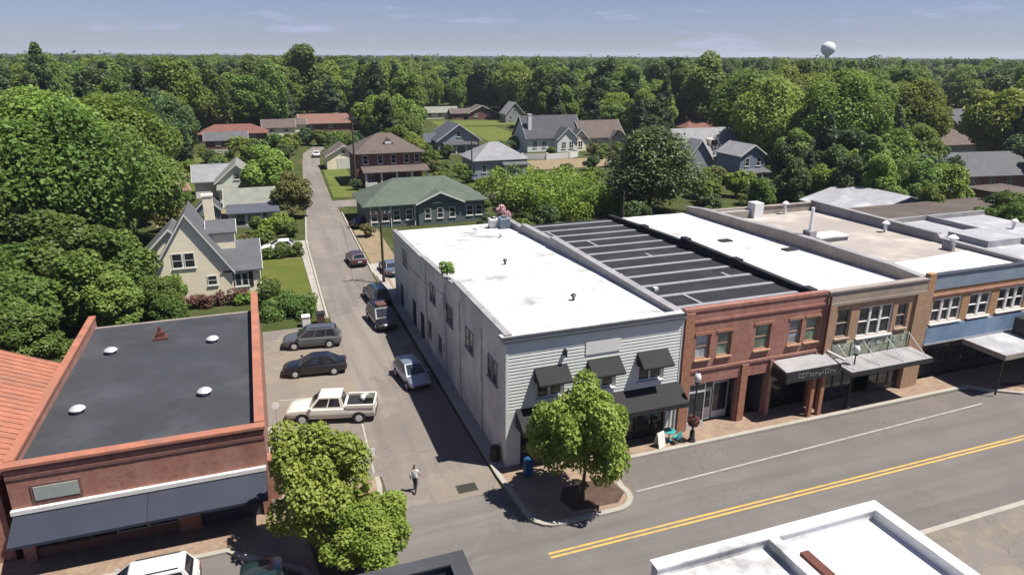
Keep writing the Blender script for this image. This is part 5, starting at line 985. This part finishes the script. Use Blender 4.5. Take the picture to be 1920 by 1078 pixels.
# emergent trees that break the skyline
EM = ['tall round crowned tree breaking the skyline left of centre', 'spiky tall tree breaking the skyline at the far left', 'tall tree breaking the skyline behind the white gabled house', 'tall dark tree on the skyline above the salmon roof', 'round tree on the skyline right of the water tower', 'tall tree on the skyline left of the water tower', 'second tall tree on the skyline above the grey gambrel house', 'tall bright tree at the right edge under the skyline', 'tall leafy tree on the left woods skyline']
for (px, D, hh, kk, m), lb_ in zip(((567, 260, 26.5, 'mid1', 'leaf_mid'), (68, 200, 25.5, 'pine0', 'leaf_dark'), (1140, 240, 23.5, 'tall1', 'leaf_dark'), (1330, 235, 23.6, 'mid2', 'leaf_mid'), (1642, 300, 23.4, 'mid4', 'leaf_dark'), (1490, 260, 22.8, 'tall0', 'leaf_dark'), (1290, 250, 23.0, 'tall0', 'leaf_mid'), (1900, 190, 17.5, 'mid3', 'leaf_light'), (325, 215, 21.8, 'mid0', 'leaf_light')), EM):
    d_ = (FW * FPX + RT * (px - CX) - UP * (105 - CY)); d_.z = 0; d_.normalize(); p_ = CAM + d_ * D; k_ = hh / PROTO[kk][2]
    tree(kk, lb_, 'tree', (p_.x, p_.y), (k_ * .95, k_ * .95, k_), m, name='broadleaf_tree')
nb = 0
for _ in range(600):                                # more garden shrubs between the plots
    x, y = rng.uniform(-32, 84), rng.uniform(66, 165); s = rng.uniform(.8, 2.2)
    if nb >= 75 or in_road(x, y, 2) or not far_enough(x, y, 3 + s) or not clear_of(x, y, 2.0 * s, 1.2 * s): continue
    placed.append((x, y, 3 + s)); nb += 1; tree('bush%d' % (nb % 3), BU, 'shrub', (x, y), s, ['leaf_mid', 'leaf_light', 'leaf_dark', 'leaf_olive', 'leaf_deep'][nb % 5], 'garden shrubs among the houses', 'garden_shrub')
# rolling tree canopy out to the horizon
n1, n2 = 260, 60; vv, ff = [], []
for j in range(n2):
    D = 720 * (8 ** (j / (n2 - 1)))
    for i in range(n1):
        a = YAW - 1.0 + 2.0 * i / (n1 - 1); x, y = CAM.x + D * math.sin(a), CAM.y + D * math.cos(a)
        vv.append((x, y, (11 if D < 1000 else 15) + 2.6 * math.sin(x * .021 + 1.3 * math.sin(y * .013)) + rng.normal() * 1.3 + (2.5 * math.sin(x * .004 + y * .003))))
for j in range(n2 - 1):
    for i in range(n1 - 1): k = j * n1 + i; ff.append((k, k + 1, k + n1 + 1, k + n1))
me = bpy.data.meshes.new('horizon_woods'); me.from_pydata(vv, [], ff); 
grassm('canopy_far', (.016, .026, .012), (.03, .042, .018), (.04, .05, .024), .6); me.materials.append(MATS['canopy_far']); me.polygons.foreach_set('use_smooth', [True] * len(me.polygons))
o = bpy.data.objects.new('horizon_woods', me); COL.objects.link(o); tag(o, 'far tree canopy on the horizon', 'woods', kind='stuff')
print('TREES', NT[0], 'far', len(far_list))
# ------------------------------------------------------------------ vehicles
def loft(b, secs, cap=True):
    n = len(secs[0]); o = len(b.v); b.v += [tuple(p) for s in secs for p in s]
    for i in range(len(secs) - 1):
        for j in range(n): a, c = o + i * n + j, o + i * n + (j + 1) % n; b.f.append((a, c, c + n, a + n))
    if cap: b.f.append(tuple(o + j for j in range(n))[::-1]); b.f.append(tuple(o + (len(secs) - 1) * n + j for j in range(n)))
def body_sec(x, zl, zh, hw, crown=.03, tuck=.9):
    zm = zl + (zh - zl) * .55
    half = [(hw * tuck, zl), (hw * .99, zl + (zh - zl) * .25), (hw, zm), (hw * .965, zh - (zh - zl) * .12), (hw * .86, zh), (hw * .4, zh + crown)]
    return [(x, y, z) for y, z in half] + [(x, -y, z) for y, z in reversed(half)]
def lerp3(a, b, t): return tuple(a[i] + (b[i] - a[i]) * t for i in range(3))
def panel(b, q, t0, t1, s0, s1, off):
    # sub-rectangle of a quad q (bl, br, tr, tl), pushed out along its normal
    A, B_, C_, D_ = [Vector(p) for p in q]; n = (B_ - A).cross(D_ - A).normalized() * off
    def P(t, s): return A.lerp(B_, t).lerp(D_.lerp(C_, t), s) + n
    p = [P(t0, s0), P(t1, s0), P(t1, s1), P(t0, s1)]; m = [v - n * 1.6 for v in p]; b.hexa([*m, *p])
def car(name, label, loc, rz, kind, mat, cat='car', cargo=False):
    t = thing(name, label, cat, loc, rz)
    P = dict(suv=dict(L=4.7, W=1.86, zb=.98, zr=1.68, st=[(-2.35, .45, .86, .82), (-2.28, .35, .98, .88), (-1.4, .26, 1.0, .93), (0, .25, .99, .93), (.95, .25, .97, .93), (1.3, .26, .95, .92), (1.95, .3, .86, .88), (2.25, .36, .74, .8), (2.35, .42, .62, .7)], cb=(-2.22, 1.25), cr=(-1.85, .35), wx=(-1.4, 1.4), wr=.36),
             sedan=dict(L=4.7, W=1.82, zb=.9, zr=1.44, st=[(-2.35, .42, .8, .78), (-2.28, .34, .9, .85), (-1.5, .26, .92, .9), (0, .22, .9, .91), (.8, .22, .88, .91), (1.2, .24, .85, .9), (1.9, .28, .76, .86), (2.25, .34, .64, .76), (2.35, .4, .55, .66)], cb=(-1.85, 1.2), cr=(-1.0, .15), wx=(-1.4, 1.42), wr=.33),
             hatch=dict(L=4.25, W=1.78, zb=.95, zr=1.52, st=[(-2.1, .42, .85, .78), (-2.02, .34, .95, .85), (-1.3, .26, .97, .89), (0, .24, .95, .89), (.8, .24, .92, .89), (1.15, .26, .9, .88), (1.75, .3, .8, .84), (2.05, .36, .66, .74), (2.12, .42, .56, .66)], cb=(-1.95, 1.15), cr=(-1.5, .2), wx=(-1.25, 1.3), wr=.32),
             pickup=dict(L=5.8, W=1.96, zb=1.12, zr=1.86, st=[(-2.9, .52, .95, .9), (-2.86, .46, 1.14, .94), (-1.0, .4, 1.14, .97), (0, .38, 1.14, .97), (1.2, .38, 1.13, .97), (1.55, .4, 1.12, .96), (2.5, .46, 1.02, .92), (2.82, .5, .88, .86), (2.9, .55, .75, .78)], cb=(-.95, 1.45), cr=(-.72, .72), wx=(-1.85, 1.8), wr=.39))[kind]
    b = MB(); loft(b, [body_sec(*s) for s in P['st']]); b.build('body', mat, t, 38)
    hw = P['W'] / 2; zb, zr = P['zb'], P['zr']; b0, b1 = P['cb']; r0, r1 = P['cr']; wb, wr_ = hw * .9, hw * .7
    base = [(b0, -wb, zb - .05), (b1, -wb, zb - .05), (b1, wb, zb - .05), (b0, wb, zb - .05)]; top = [(r0, -wr_, zr - .04), (r1, -wr_, zr - .04), (r1, wr_, zr - .04), (r0, wr_, zr - .04)]
    c = MB(); c.hexa(base + top)
    c.add(top + [(r0 + .12, -wr_ * .86, zr), (r1 - .12, -wr_ * .86, zr), (r1 - .12, wr_ * .86, zr), (r0 + .12, wr_ * .86, zr)], [(0, 1, 5, 4), (1, 2, 6, 5), (2, 3, 7, 6), (3, 0, 4, 7), (4, 5, 6, 7)])
    c.build('cabin', mat, t)
    def q(i, j): return [base[i], base[j], top[j], top[i]]
    for nm, (i, j), rngs in (('side_window', (0, 1), ((.1, .46), (.5, .9)) if kind != 'suv' else ((.06, .3), (.33, .6), (.63, .92))), ('side_window', (2, 3), ((.1, .5), (.54, .9)) if kind != 'suv' else ((.08, .37), (.4, .67), (.7, .94)))):
        for a, e in rngs: g = MB(); panel(g, q(i, j), a, e, .2, .9, .012); g.build(nm, 'car_glass', t)
    g = MB(); panel(g, q(1, 2), .07, .93, .12, .93, .012); g.build('windscreen', 'car_glass', t)
    g = MB(); panel(g, q(3, 0), .08, .92, .25, .9, .012); g.build('rear_window', 'car_glass', t)
    for x in P['wx']:
        for s in (-1, 1):
            y = s * (hw - .12); wr = P['wr']
            MB().cyl((x, s * (hw - .02), wr), (x, s * (hw + .004), wr), wr * 1.17, wr * 1.17, 18).build('wheel_arch', 'rubber', t)
            w_ = MB(); w_.cyl((x, s * (hw - .2), wr), (x, s * (hw + .02), wr), wr, wr, 18); tw = w_.build('wheel', 'rubber', t); MB().cyl((x, s * (hw + .015), wr), (x, s * (hw + .032), wr), wr * .62, wr * .55, 12).build('rim', 'metal_light', tw)
    x1 = P['st'][-2][0]; x0 = P['st'][0][0]; zf = P['st'][-2][2]; zt = P['st'][0][2]
    for s in (-1, 1):
        MB().box(x1 - .12, x1 + .03, s * hw * .62 - .16, s * hw * .62 + .16, zf - .16, zf - .02).build('headlight', 'lamp_clear', t, bevel=.02)
        MB().box(x0 - .015, x0 + .08, s * hw * .72 - .13, s * hw * .72 + .13, zt - .22, zt - .02).build('taillight', 'lamp_red', t)
        MB().box(b1 - .32, b1 - .12, s * (hw + .02) - .08, s * (hw + .02) + .1 * s, zb + .02, zb + .16).build('mirror', mat, t, bevel=.02)
    MB().box(P['st'][-1][0] - .05, P['st'][-1][0] + .03, -hw * .6, hw * .6, .42, .54).build('front_bumper', 'trim_dark', t); MB().box(x0 - .03, x0 + .05, -hw * .75, hw * .75, .42, .58).build('rear_bumper', 'trim_dark', t)
    MB().box(x0 - .012, x0 + .05, -.26, .26, zt - .22, zt - .1).build('number_plate', 'trim_white', t)
    if kind == 'suv':
        for s in (-1, 1): MB().cyl((r0 + .2, s * wr_ * .86, zr + .05), (r1 - .2, s * wr_ * .86, zr + .05), .025, .025, 6).build('roof_rail', 'metal_dark', t)
    if kind == 'pickup':
        MB().box(-2.75, -1.05, -.8, .8, 1.168, 1.185).build('bed_floor', 'trim_dark', t)
        for y0, y1 in ((-.97, -.82), (.82, .97)): MB().box(-2.85, -1.0, y0, y1, 1.1, 1.34).build('bed_side', mat, t, bevel=.02)
        MB().box(-2.92, -2.8, -.82, .82, 1.05, 1.34).build('tailgate', mat, t, bevel=.02)
    return t
S = .13
car('parked_suv', 'dark grey sport utility car parked nose left, nearest the shrub bed', (-9.05, 22.6, .01), R(172), 'suv', 'car_gray')
car('parked_sedan', 'black sedan parked nose left between the grey car and the white pickup', (-9.3, 17.2, .01), R(173), 'sedan', 'car_black')
car('pickup_truck', 'cream white crew cab pickup truck with cargo in its bed', (-8.85, 9.6, .01), R(165), 'pickup', 'car_cream', 'truck')
bx = thing('cargo_bag', 'white bag lying in the bed of the cream pickup truck', 'bag', (-6.7, 9.15, 1.196), R(165)); MB().lathe([(.02, 0), (.3, .02), (.36, .18), (.26, .34), (.03, .38)], n=10).build('sack', 'trim_white', bx, 60)
bx = thing('cargo_bin', 'small green bin standing in the bed of the cream pickup truck', 'bin', (-6.45, 8.75, 1.196), R(165)); MB().box(-.22, .22, -.2, .2, 0, .34).build('body', 'sh_green', bx, bevel=.03); MB().box(-.25, .25, -.23, .23, .343, .4).build('lid', 'sh_green', bx)
car('parked_hatchback', 'silver blue hatchback parked in the shade beside the long grey wall', (-2.65, 13.3, .015), R(277), 'hatch', 'car_silver')
car('parked_wagon', 'dark car with orange brown roof load parked in the wall shade', (-2.75, 25.6, .015), R(276), 'suv', 'car_black')
bx = thing('roof_load', 'orange brown tarp bundle on the dark parked car', 'bundle', (-2.72, 25.9, 1.71), R(96)); MB().box(-.5, .5, -.42, .42, 0, .2).build('tarp', 'car_brown', bx, bevel=.06)
car('parked_van', 'dark blue car parked in the shade beneath the utility pole', (-2.1, 32.2, .015), R(95), 'suv', 'car_teal')
car('parked_sedan', 'dark maroon sedan parked at the right kerb beyond the wall end', (-2.15, 45.8, .015), R(94), 'hatch', 'car_maroon')
car('parked_sedan', 'black sedan beside the green roofed building corner', (1.6, 64.4, 0), R(40), 'sedan', 'car_black')
car('parked_sedan', 'grey car parked behind the wall end near the utility pole', (.9, 41, .01), R(92), 'sedan', 'car_blue')
car('white_suv', 'white sport utility car at the bottom left kerb', (-18.6, -4.35, 0), R(180), 'suv', 'car_white')
car('parked_pickup', 'dark teal pickup truck shaded under the street trees', (-13.6, -7.3, 0), R(90), 'pickup', 'car_teal', 'truck')
car('silver_sedan', 'pale car behind the clipped hedge of the cream house', (-10.2, 54.2, .01), R(176), 'sedan', 'car_white')
car('white_van', 'white car parked between the brick house and the grey cottage', (24.0, 104, 0), R(75), 'suv', 'car_white')
car('blue_sedan', 'dark blue car by the lilac grey cottage', (27.4, 95.4, 0), R(80), 'sedan', 'car_blue')
car('lane_car', 'white car at the far end of the side street', (1.7, 139, .01), R(86), 'sedan', 'car_white')
car('green_sedan', 'dark car parked left of the white garden wall', (47.5, 124.5, 0), R(160), 'sedan', 'car_teal')

# ------------------------------------------------------------------ street furniture
def lamp(x, y, label):
    t = thing('street_lamp', label, 'street lamp', (x, y, S), 0, 'black street lamps on the main street')
    MB().lathe([(.24, 0), (.24, .12), (.17, .2), (.15, .7), (.09, .8)], n=12).build('base', 'metal_dark', t, 40); MB().cyl((0, 0, .75), (0, 0, 3.95), .065, .045, 10).build('pole', 'metal_dark', t, 40)
    MB().lathe([(.05, 3.93), (.16, 4.0), (.13, 4.1), (.03, 4.1)], n=12).build('collar', 'metal_dark', t, 40)
    MB().lathe([(.11, 4.1), (.22, 4.3), (.21, 4.5), (.12, 4.68), (.02, 4.72)], n=14).build('globe', 'lamp_clear', t, 60); MB().lathe([(.1, 4.68), (.05, 4.78), (.01, 4.9)], n=8).build('finial', 'metal_dark', t, 60); return t
l1 = lamp(11.95, -1.25, 'black street lamp with round globe before the red brick building'); lamp(24.5, -1.15, 'black street lamp before the tan brick building canopy')
hb = thing('hanging_basket', 'dark flower basket strapped halfway down the left street lamp', 'basket', (11.95, -1.25, S + 1.05)); MB().lathe([(.08, 0), (.3, .1), (.38, .35), (.34, .42), (.08, .42)], n=12).build('basket', 'rust', hb, 50)
rngb = np.random.default_rng(4); v, t_ = leaves(rngb, [(.18 * math.cos(a), .18 * math.sin(a), .45, .2) for a in range(6)], 500, .07, .05); o = bpy.data.objects.new('flowers', leaf_mesh('flowers', v, t_, 'leaf_red')); COL.objects.link(o); o.parent = hb
def upole(x, y, h, label, arms=True, rz=0, r=.16):
    t = thing('utility_pole', label, 'utility pole', (x, y, -.05), rz); MB().cyl((0, 0, 0), (0, 0, h), r, r * .62, 10).build('pole', 'wood_pole', t, 50)
    if arms:
        a = MB().box(-1.15, 1.15, -.07, .07, h - .75, h - .6).build('crossarm', 'wood_pole', t)
        for u in (-1, -.45, .45, 1): MB().cyl((u, 0, h - .6), (u, 0, h - .42), .05, .03, 6).build('insulator', 'metal_light', a)
    return t
upole(-.45, 37.3, 8.2, 'brown utility pole at the rear corner of the long grey wall', True, .1); upole(4.9, 95.8, 13.0, 'tall brown utility pole before the brick foursquare house', True, .2, .2); upole(77, 34.6, 6.4, 'weathered utility pole behind the brown roof with two cross arms', True, .9); upole(26.5, 93.5, 9, 'thin utility pole by the lilac grey cottage', False)
upole(24.6, 31.5, 9.4, 'thin dark utility pole behind the white roofed tan building', False, 0, .12)
wr_ = MB()
for a, b in (((-.45, 37.3, 7.6), (4.9, 95.8, 12.2)), ((-.45, 37.3, 7.4), (-.12, 13.2, 6.5)), ((4.9, 95.8, 12.2), (26.5, 93.5, 8.8))):
    A, B_ = Vector(a), Vector(b); pts = [A.lerp(B_, i / 12) - Vector((0, 0, 1.4 * 4 * (i / 12) * (1 - i / 12))) for i in range(13)]; wr_.tube(pts, .018, 5)
tag(wr_.build('overhead_wire', 'wire'), 'thin sagging overhead wires strung from the utility pole by the grey wall', 'wire')
# small things along the pavement
t = thing('bistro_table', 'small teal round table outside the shop below the black awning', 'table', (10.6, -.75, S)); MB().lathe([(.24, 0), (.24, .03), (.04, .06), (.04, .68), (.02, .7)], n=12).build('pedestal', 'teal', t, 40); MB().lathe([(.02, .7), (.4, .7), (.4, .74), (.02, .74)], n=18).build('table_top', 'teal', t, 40)
def chair(x, y, rz, label, m):
    t = thing('bistro_chair', label, 'chair', (x, y, S), rz); MB().box(-.21, .21, -.21, .21, .43, .47).build('seat', m, t, bevel=.01); MB().box(-.21, .21, .18, .215, .55, .88).build('backrest', m, t, bevel=.01)
    for a in (-.18, .18):
        MB().cyl((a, -.18, 0), (a, -.18, .43), .016).build('leg', m, t); MB().cyl((a, .2, 0), (a, .2, .88), .016).build('leg', m, t)
chair(10.05, -.6, R(70), 'red chair beside the teal table under the black awning', 'red_paint'); chair(10.9, -1.15, R(200), 'teal chair beside the teal table, nearest the kerb', 'teal')
t = thing('sandwich_board', 'white sandwich board leaning open under the black awning', 'sign', (9.75, -1.05, S), .3)
for s in (-1, 1): MB().hexa([(-.3, s * .25, 0), (.3, s * .25, 0), (.3, s * .22, 0), (-.3, s * .22, 0), (-.3, s * .04, .95), (.3, s * .04, .95), (.3, s * .01, .95), (-.3, s * .01, .95)]).build('board', 'trim_white', t)
t = thing('litter_bin', 'dark ribbed litter bin on the corner pavement by the side street', 'bin', (-.35, .9, S)); MB().lathe([(.2, 0), (.26, .05), (.28, .8), (.3, .86), (.22, .95), (.05, 1.0)], n=14).build('bin', 'metal_dark', t, 40)
for i in range(14): a = i * 2 * math.pi / 14; MB().box(.27 * math.cos(a) - .02, .27 * math.cos(a) + .02, .27 * math.sin(a) - .02, .27 * math.sin(a) + .02, .08, .78).build('slat', 'wood_pole', t)
t = thing('post_box', 'blue mail box in the shade of the corner tree', 'post box', (.9, -1.3, S)); MB().box(-.24, .24, -.22, .22, .1, .85).build('box', 'blue_paint', t, bevel=.03); MB().extr([(-.24, .85), (.24, .85), (.2, 1.02), (.1, 1.12), (-.1, 1.12), (-.2, 1.02)], -.22, .22).build('lid', 'blue_paint', t)
for a in (-.18, .18):
    for b in (-.16, .16): MB().box(a - .03, a + .03, b - .03, b + .03, 0, .12).build('leg', 'blue_paint', t)
t = thing('parking_sign', 'small white round sign on a post beside the brick side wall', 'sign', (-12.35, 9.1, .0)); MB().cyl((0, 0, 0), (0, 0, 1.9), .035).build('post', 'metal_light', t); MB().cyl((-.02, -.05, 1.75), (-.02, -.02, 1.75), .24, .24, 18).build('plate', 'metal_white', t)
t = thing('street_sign', 'grey sign post at the pickup side of the street mouth', 'sign', (-7.7, .9, .13)); MB().cyl((0, 0, 0), (0, 0, 2.3), .03).build('post', 'metal_light', t); MB().box(-.3, .3, -.03, -.005, 1.75, 2.25).build('plate', 'metal_white', t)
t = thing('waste_bin', 'dark maroon bin by the shrub bed at the lot corner', 'bin', (-7.9, 27.6, .0)); MB().box(-.35, .35, -.35, .35, .05, .95).build('body', 'car_maroon', t, bevel=.04); MB().box(-.38, .38, -.4, .38, .953, 1.05).build('lid', 'trim_dark', t, bevel=.02)
for a in (-.25, .25): MB().cyl((a - .04, .3, .08), (a + .04, .3, .08), .08).build('wheel', 'rubber', t)
t = thing('waste_bin', 'white topped bin next to the maroon bin by the shrub bed', 'bin', (-9.2, 27.3, .0)); MB().box(-.35, .35, -.35, .35, .05, .9).build('body', 'trim_white', t, bevel=.04); MB().box(-.38, .38, -.4, .38, .903, 1.0).build('lid', 'trim_white', t, bevel=.02)
for a in (-.25, .25): MB().cyl((a - .04, .3, .08), (a + .04, .3, .08), .08).build('wheel', 'rubber', t)
t = thing('garden_table', 'white garden table in the shade behind the cream house', 'table', (-24.2, 60.5, 0)); MB().box(-1.1, 1.1, -.5, .5, .7, .76).build('table_top', 'trim_white', t)
for a in (-.95, .95):
    for b in (-.4, .4): MB().cyl((a, b, 0), (a, b, .7), .04).build('leg', 'trim_white', t)
# ------------------------------------------------------------------ the pedestrian
def skin_body(name, pts, edges, rad):
    me = bpy.data.meshes.new(name); me.from_pydata(pts, edges, []); o = bpy.data.objects.new(name, me); COL.objects.link(o)
    m = o.modifiers.new('skin', 'SKIN'); me.skin_vertices[0].data[0].use_root = True
    for i, r in enumerate(rad): me.skin_vertices[0].data[i].radius = r if isinstance(r, tuple) else (r, r)
    o.modifiers.new('sub', 'SUBSURF').levels = 1; o.modifiers['sub'].render_levels = 1
    dg = bpy.context.evaluated_depsgraph_get(); me2 = bpy.data.meshes.new_from_object(o.evaluated_get(dg)); bpy.data.objects.remove(o)
    o2 = bpy.data.objects.new(name, me2); COL.objects.link(o2); return o2
plain('skin', (.42, .25, .17), .6, .08, 4); plain('shirt', (.66, .65, .62), .9, .06, 4); plain('trousers', (.03, .032, .045), .9, .15, 5); plain('hair', (.035, .022, .016), .8, .2, 8); plain('shoe', (.02, .018, .018), .7, .1, 5)
pr = thing('person', 'person in light top and dark trousers walking across the side street mouth', 'person', (-5.5, -.5, .01), R(150))
P_ = [(0, 0, .95), (0, .01, 1.18), (0, .0, 1.38), (0, -.01, 1.5), (0, -.03, 1.62), (0, -.03, 1.72),
      (.09, -.02, .9), (.1, -.2, .5), (.1, -.16, .1), (.1, -.3, .05), (-.09, 0, .9), (-.1, .06, .5), (-.1, .3, .14), (-.1, .19, .05),
      (.18, 0, 1.4), (.23, .1, 1.13), (.24, .02, .9), (-.18, 0, 1.4), (-.23, -.1, 1.13), (-.23, -.24, .95),
      (.245, -.02, .84), (.25, -.05, .77), (.235, -.06, .82), (-.23, -.29, .9), (-.235, -.33, .85), (-.21, -.31, .87)]
E_ = [(0, 1), (1, 2), (2, 3), (3, 4), (4, 5), (0, 6), (6, 7), (7, 8), (8, 9), (0, 10), (10, 11), (11, 12), (12, 13), (2, 14), (14, 15), (15, 16), (2, 17), (17, 18), (18, 19), (16, 20), (20, 21), (16, 22), (19, 23), (23, 24), (19, 25)]
Rr = [(.16, .11), (.155, .105), (.17, .11), (.055, .055), (.085, .1), (.075, .09), .1, .065, .048, (.045, .035), .1, .065, .048, (.045, .035), .06, .045, .034, .06, .045, .034, (.035, .02), (.022, .014), .012, (.035, .02), (.022, .014), .012]
bo = skin_body('body', P_, E_, Rr); bo.parent = pr
for m in ('skin', 'shirt', 'trousers', 'hair', 'shoe'): bo.data.materials.append(MATS[m])
for f in bo.data.polygons:
    c = f.center; f.use_smooth = True
    f.material_index = 4 if c.z < .11 else 2 if (c.z < .98 and abs(c.x) < .2) else 3 if c.z > 1.69 or (c.z > 1.58 and c.y > .01) else 0 if c.z > 1.45 else 1 if (abs(c.x) < .21 or c.z > 1.16) else 0
# eyes and nose, small as they are
fc = MB()
for s in (-1, 1): fc.box(s * .035 - .012, s * .035 + .012, -.137, -.115, 1.645, 1.66)
fc.build('eyes', 'hair', pr); MB().hexa([(-.012, -.13, 1.6), (.012, -.13, 1.6), (.012, -.11, 1.6), (-.012, -.11, 1.6), (-.006, -.128, 1.64), (.006, -.128, 1.64), (.006, -.11, 1.64), (-.006, -.11, 1.64)]).build('nose', 'skin', pr)

# ------------------------------------------------------------------ the air
hz = MB().box(-6100, 6100, -500, 9100, -1.1, 60).build('haze', None); tag(hz, 'faint summer haze over the town and woods', 'haze', kind='stuff')
hm = bpy.data.materials.new('haze'); hm.use_nodes = True; hn = hm.node_tree.nodes; hn.remove(hn['Principled BSDF']); pv = hn.new('ShaderNodeVolumePrincipled'); pv.inputs['Color'].default_value = (.8, .87, 1, 1); pv.inputs['Density'].default_value = .00013; pv.inputs['Anisotropy'].default_value = .2
hm.node_tree.links.new(pv.outputs[0], hn['Material Output'].inputs['Volume']); hz.data.materials.append(hm)
